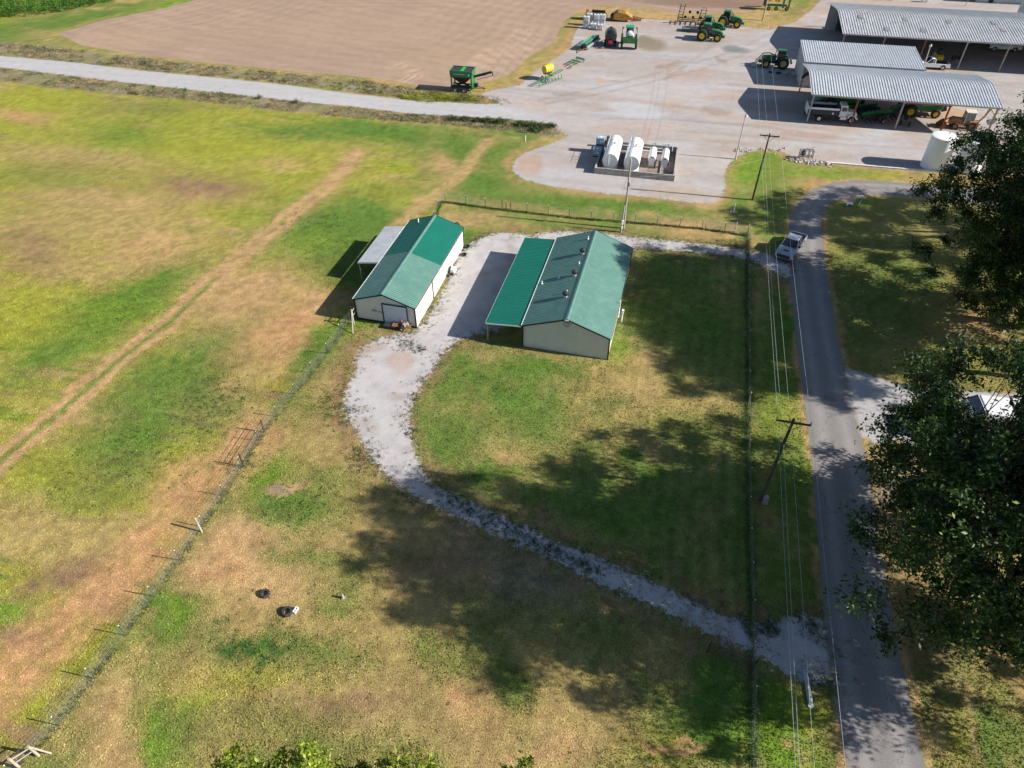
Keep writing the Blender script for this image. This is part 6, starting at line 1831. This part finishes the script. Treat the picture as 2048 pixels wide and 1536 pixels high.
clumps('crop_rows', in_poly(ce, 2600), 26, 2.3, .7, .6, LM_CROP, 'tall green crop plants in the top left corner', aspect=.16)
# bushes along the road: each its own thing
rnd = random.Random(4)
bl = [(905, 240, .9), (930, 241, .8), (955, 243, .7), (975, 244, .9), (1000, 246, 1.0), (1040, 252, .9), (1065, 254, 1.2), (1085, 256, 1.1), (1102, 254, .8), (1072, 262, 1.0)]
wh = ['leftmost dark bush of the row on the near road verge', 'second dark bush from the left on the near road verge', 'small dark bush on the verge, third from the left', 'dark bush on the near verge below the road bend', 'rounded bush halfway along the verge row', 'bush left of the dense clump at the verge end', 'tallest bush in the dense clump at the verge end', 'bush at the back of the dense verge-end clump', 'last small bush at the right end of the verge', 'green bush at the front of the verge-end clump']
for (px_, py_, s), lb in zip(bl, wh):
    q = at(px_, py_)
    t = thing('bush', lb, 'bush', (q[0], q[1], 0), 0, 'bushes on the road verge')
    c = rs.normal(size=(900, 3)); c /= np.linalg.norm(c, axis=1)[:, None]
    c = c * rs.uniform(.4, 1, (900, 1)) * np.array([1.1 * s, .9 * s, .75 * s]) * (1 + .3 * np.sin(c[:, :1] * 7 + c[:, 1:2] * 5)); c[:, 2] = np.abs(c[:, 2]) + .05
    v, f = leaf_quads(c, .17, .5, .3)
    o = np_mesh('foliage', v, f, LM_DWEED, t); o['kind'] = 'stuff'
    m = MB()
    for i in range(5): m.cyl((0, 0, 0), (rnd.uniform(-.5, .5) * s, rnd.uniform(-.5, .5) * s, .6 * s), .025, .01, 5)
    m.build('stems', M_bark, t)
for px_, py_, lb in ((519, 197, 'single dark shrub on the near verge far left of the road'), (592, 206, 'small lone shrub on the near verge right of another')):
    q = at(px_, py_); t = thing('bush', lb, 'bush', (q[0], q[1], 0))
    c = rs.normal(size=(260, 3)) * np.array([.35, .3, .25]); c[:, 2] = np.abs(c[:, 2]) + .1
    v, f = leaf_quads(c, .16, .5, .3); o = np_mesh('foliage', v, f, LM_DWEED, t); o['kind'] = 'stuff'
# weeds round the gravel drive
def near_edge(poly, n, w, lo=None):
    a = poly; out = []
    per = np.linalg.norm(np.roll(a, -1, 0) - a, axis=1); cum = np.concatenate([[0], np.cumsum(per)])
    s = rs.uniform(0, cum[-1], n); i = np.searchsorted(cum, s, 'right') - 1; i = np.clip(i, 0, len(a) - 1)
    f = (s - cum[i]) / per[i]
    p = a[i] + (np.roll(a, -1, 0)[i] - a[i]) * f[:, None]
    return p + rs.normal(scale=w, size=(n, 2))
dw = near_edge(P_DRIVE, 2600, .45)
dw = noisy(dw, .9, 8, .5)
md = W([(885, 992), (940, 1022), (1000, 1052), (1060, 1080), (1110, 1104), (1160, 1130), (1200, 1144)])
t_ = rs.uniform(0, 6, 420); i_ = t_.astype(int).clip(0, 5); mp_ = md[i_] + (md[i_ + 1] - md[i_]) * (t_ - i_)[:, None] + rs.normal(scale=.28, size=(420, 2))
spots = np.concatenate([np.array(at(px_, py_)) + rs.normal(scale=sc, size=(nn, 2)) for px_, py_, sc, nn in ((1540, 1258, .35, 90), (1630, 1255, .5, 70), (1500, 1250, .5, 60), (812, 690, .5, 60), (1655, 1365, .4, 60), (838, 700, .4, 40), (690, 830, 1.0, 110), (720, 920, .8, 90), (660, 790, .9, 60), (1308, 333, .8, 50), (975, 200, 1.2, 60), (1000, 203, .9, 40))])
clumps('drive_weeds', np.concatenate([dw, mp_, spots]), 12, .13, .17, .11, LM_DWEED, 'low dark weeds growing in and along the gravel drive')
clumps('edge_weeds', noisy(near_edge(P_DRIVE, 5200, .75), .7, 18, .47), 10, .11, .2, .10, LM_WEED, 'dry brownish weeds fringing the gravel drive')
pw = np.concatenate([np.array(at(px_, py_)) + rs.normal(size=(nn, 2)) * np.array([sc, sc * .8]) for px_, py_, sc, nn in ((430, 790, 2.0, 160), (400, 850, 3.0, 160), (640, 450, 2.5, 140), (250, 610, 3.5, 160), (230, 920, 3.0, 160), (600, 1005, 1.6, 90), (520, 1300, 1.8, 90), (500, 930, 1.2, 70), (700, 650, 1.2, 70), (900, 1300, 8, 90), (1200, 800, 7, 90))])
clumps('pasture_weeds', pw, 9, .12, .16, .12, LM_DWEED, 'scattered low dark weeds in the greener parts of the pasture')
# overgrown fence line by the lane
def along(L, n, w):
    seg = np.linalg.norm(L[1:] - L[:-1], axis=1); cum = np.concatenate([[0], np.cumsum(seg)])
    s = rs.uniform(0, cum[-1], n); i = np.clip(np.searchsorted(cum, s, 'right') - 1, 0, len(seg) - 1)
    return L[i] + (L[i + 1] - L[i]) * ((s - cum[i]) / seg[i])[:, None] + rs.normal(scale=w, size=(n, 2))
fw = along(FR, 1100, .10)
clumps('fence_vines', fw, 18, .55, .2, .11, LM_DWEED, 'dark creeper and weeds grown through the fence parallel to the lane')
clumps('fence_grass_shade', np.concatenate([along(FL, 420, .14), along(FN - np.array([0, .25]), 1300, .10)]), 10, .22, .2, .12, LM_DWEED, 'longer grass left standing under the wire fences')  # real grass; the dark offset row also imitates the fence's cast shadow

# ---- grass tufts over the near ground
N = 300000
ty = 12 + (rs.uniform(0, 1, N) ** 1.15) * 62
tx = rs.uniform(-1, 1, N) * (22 + ty * .62)
hd, ed, ki, rg, _ = hard_tone(tx, ty)
keep = ed < -.05
tx, ty = tx[keep], ty[keep]
for poly in (W([(716, 637), (835, 660), (927, 500), (873, 440)]), W([(965, 665), (1046, 692), (1215, 713), (1275, 520), (1045, 500)])):
    k = sdist(tx, ty, poly) < .1; tx, ty = tx[k], ty[k]
n = len(tx)
tc_ = ground_tone(tx, ty)
dry = (tc_[:, 0] > tc_[:, 1] * 1.25)
hgt = np.where(dry, .030, .060) * rs.uniform(.5, 1.6, n)
V, T_ = [], []
for k in range(2):
    a = rs.uniform(0, np.pi * 2, n); w = rs.uniform(.02, .045, n)
    lean = rs.normal(scale=.05, size=(n, 2))
    b0 = np.stack([tx - np.cos(a) * w, ty - np.sin(a) * w, np.full(n, .0)], 1)
    b1 = np.stack([tx + np.cos(a) * w, ty + np.sin(a) * w, np.full(n, .0)], 1)
    tp = np.stack([tx + lean[:, 0], ty + lean[:, 1], hgt], 1)
    V.append(np.stack([b0, b1, tp], 1).reshape(-1, 3))
    T_.append(np.repeat(np.clip(tc_ * rs.uniform(.85, 1.9, (n, 1)), 0, .6), 3, axis=0))
V = np.concatenate(V); T_ = np.concatenate(T_)
gm = bpy.data.materials.new('grass_blades'); gm.use_nodes = True
gn = gm.node_tree.nodes; gl = gm.node_tree.links
ga = gn.new('ShaderNodeAttribute'); ga.attribute_name = 'tone'
gl.new(ga.outputs['Color'], gn['Principled BSDF'].inputs['Base Color']); gn['Principled BSDF'].inputs['Roughness'].default_value = .8; gn['Principled BSDF'].inputs['Specular IOR Level'].default_value = .15
o = np_mesh('grass_tufts', V, np.arange(len(V)).reshape(-1, 3), gm, nside=3)
a = o.data.attributes.new('tone', 'FLOAT_COLOR', 'POINT'); a.data.foreach_set('color', np.concatenate([T_, np.ones((len(T_), 1))], 1).astype(np.float32).ravel())
tag(o, 'short mixed green and dry grass tufts over the pasture and lawn', 'grass', kind='stuff')
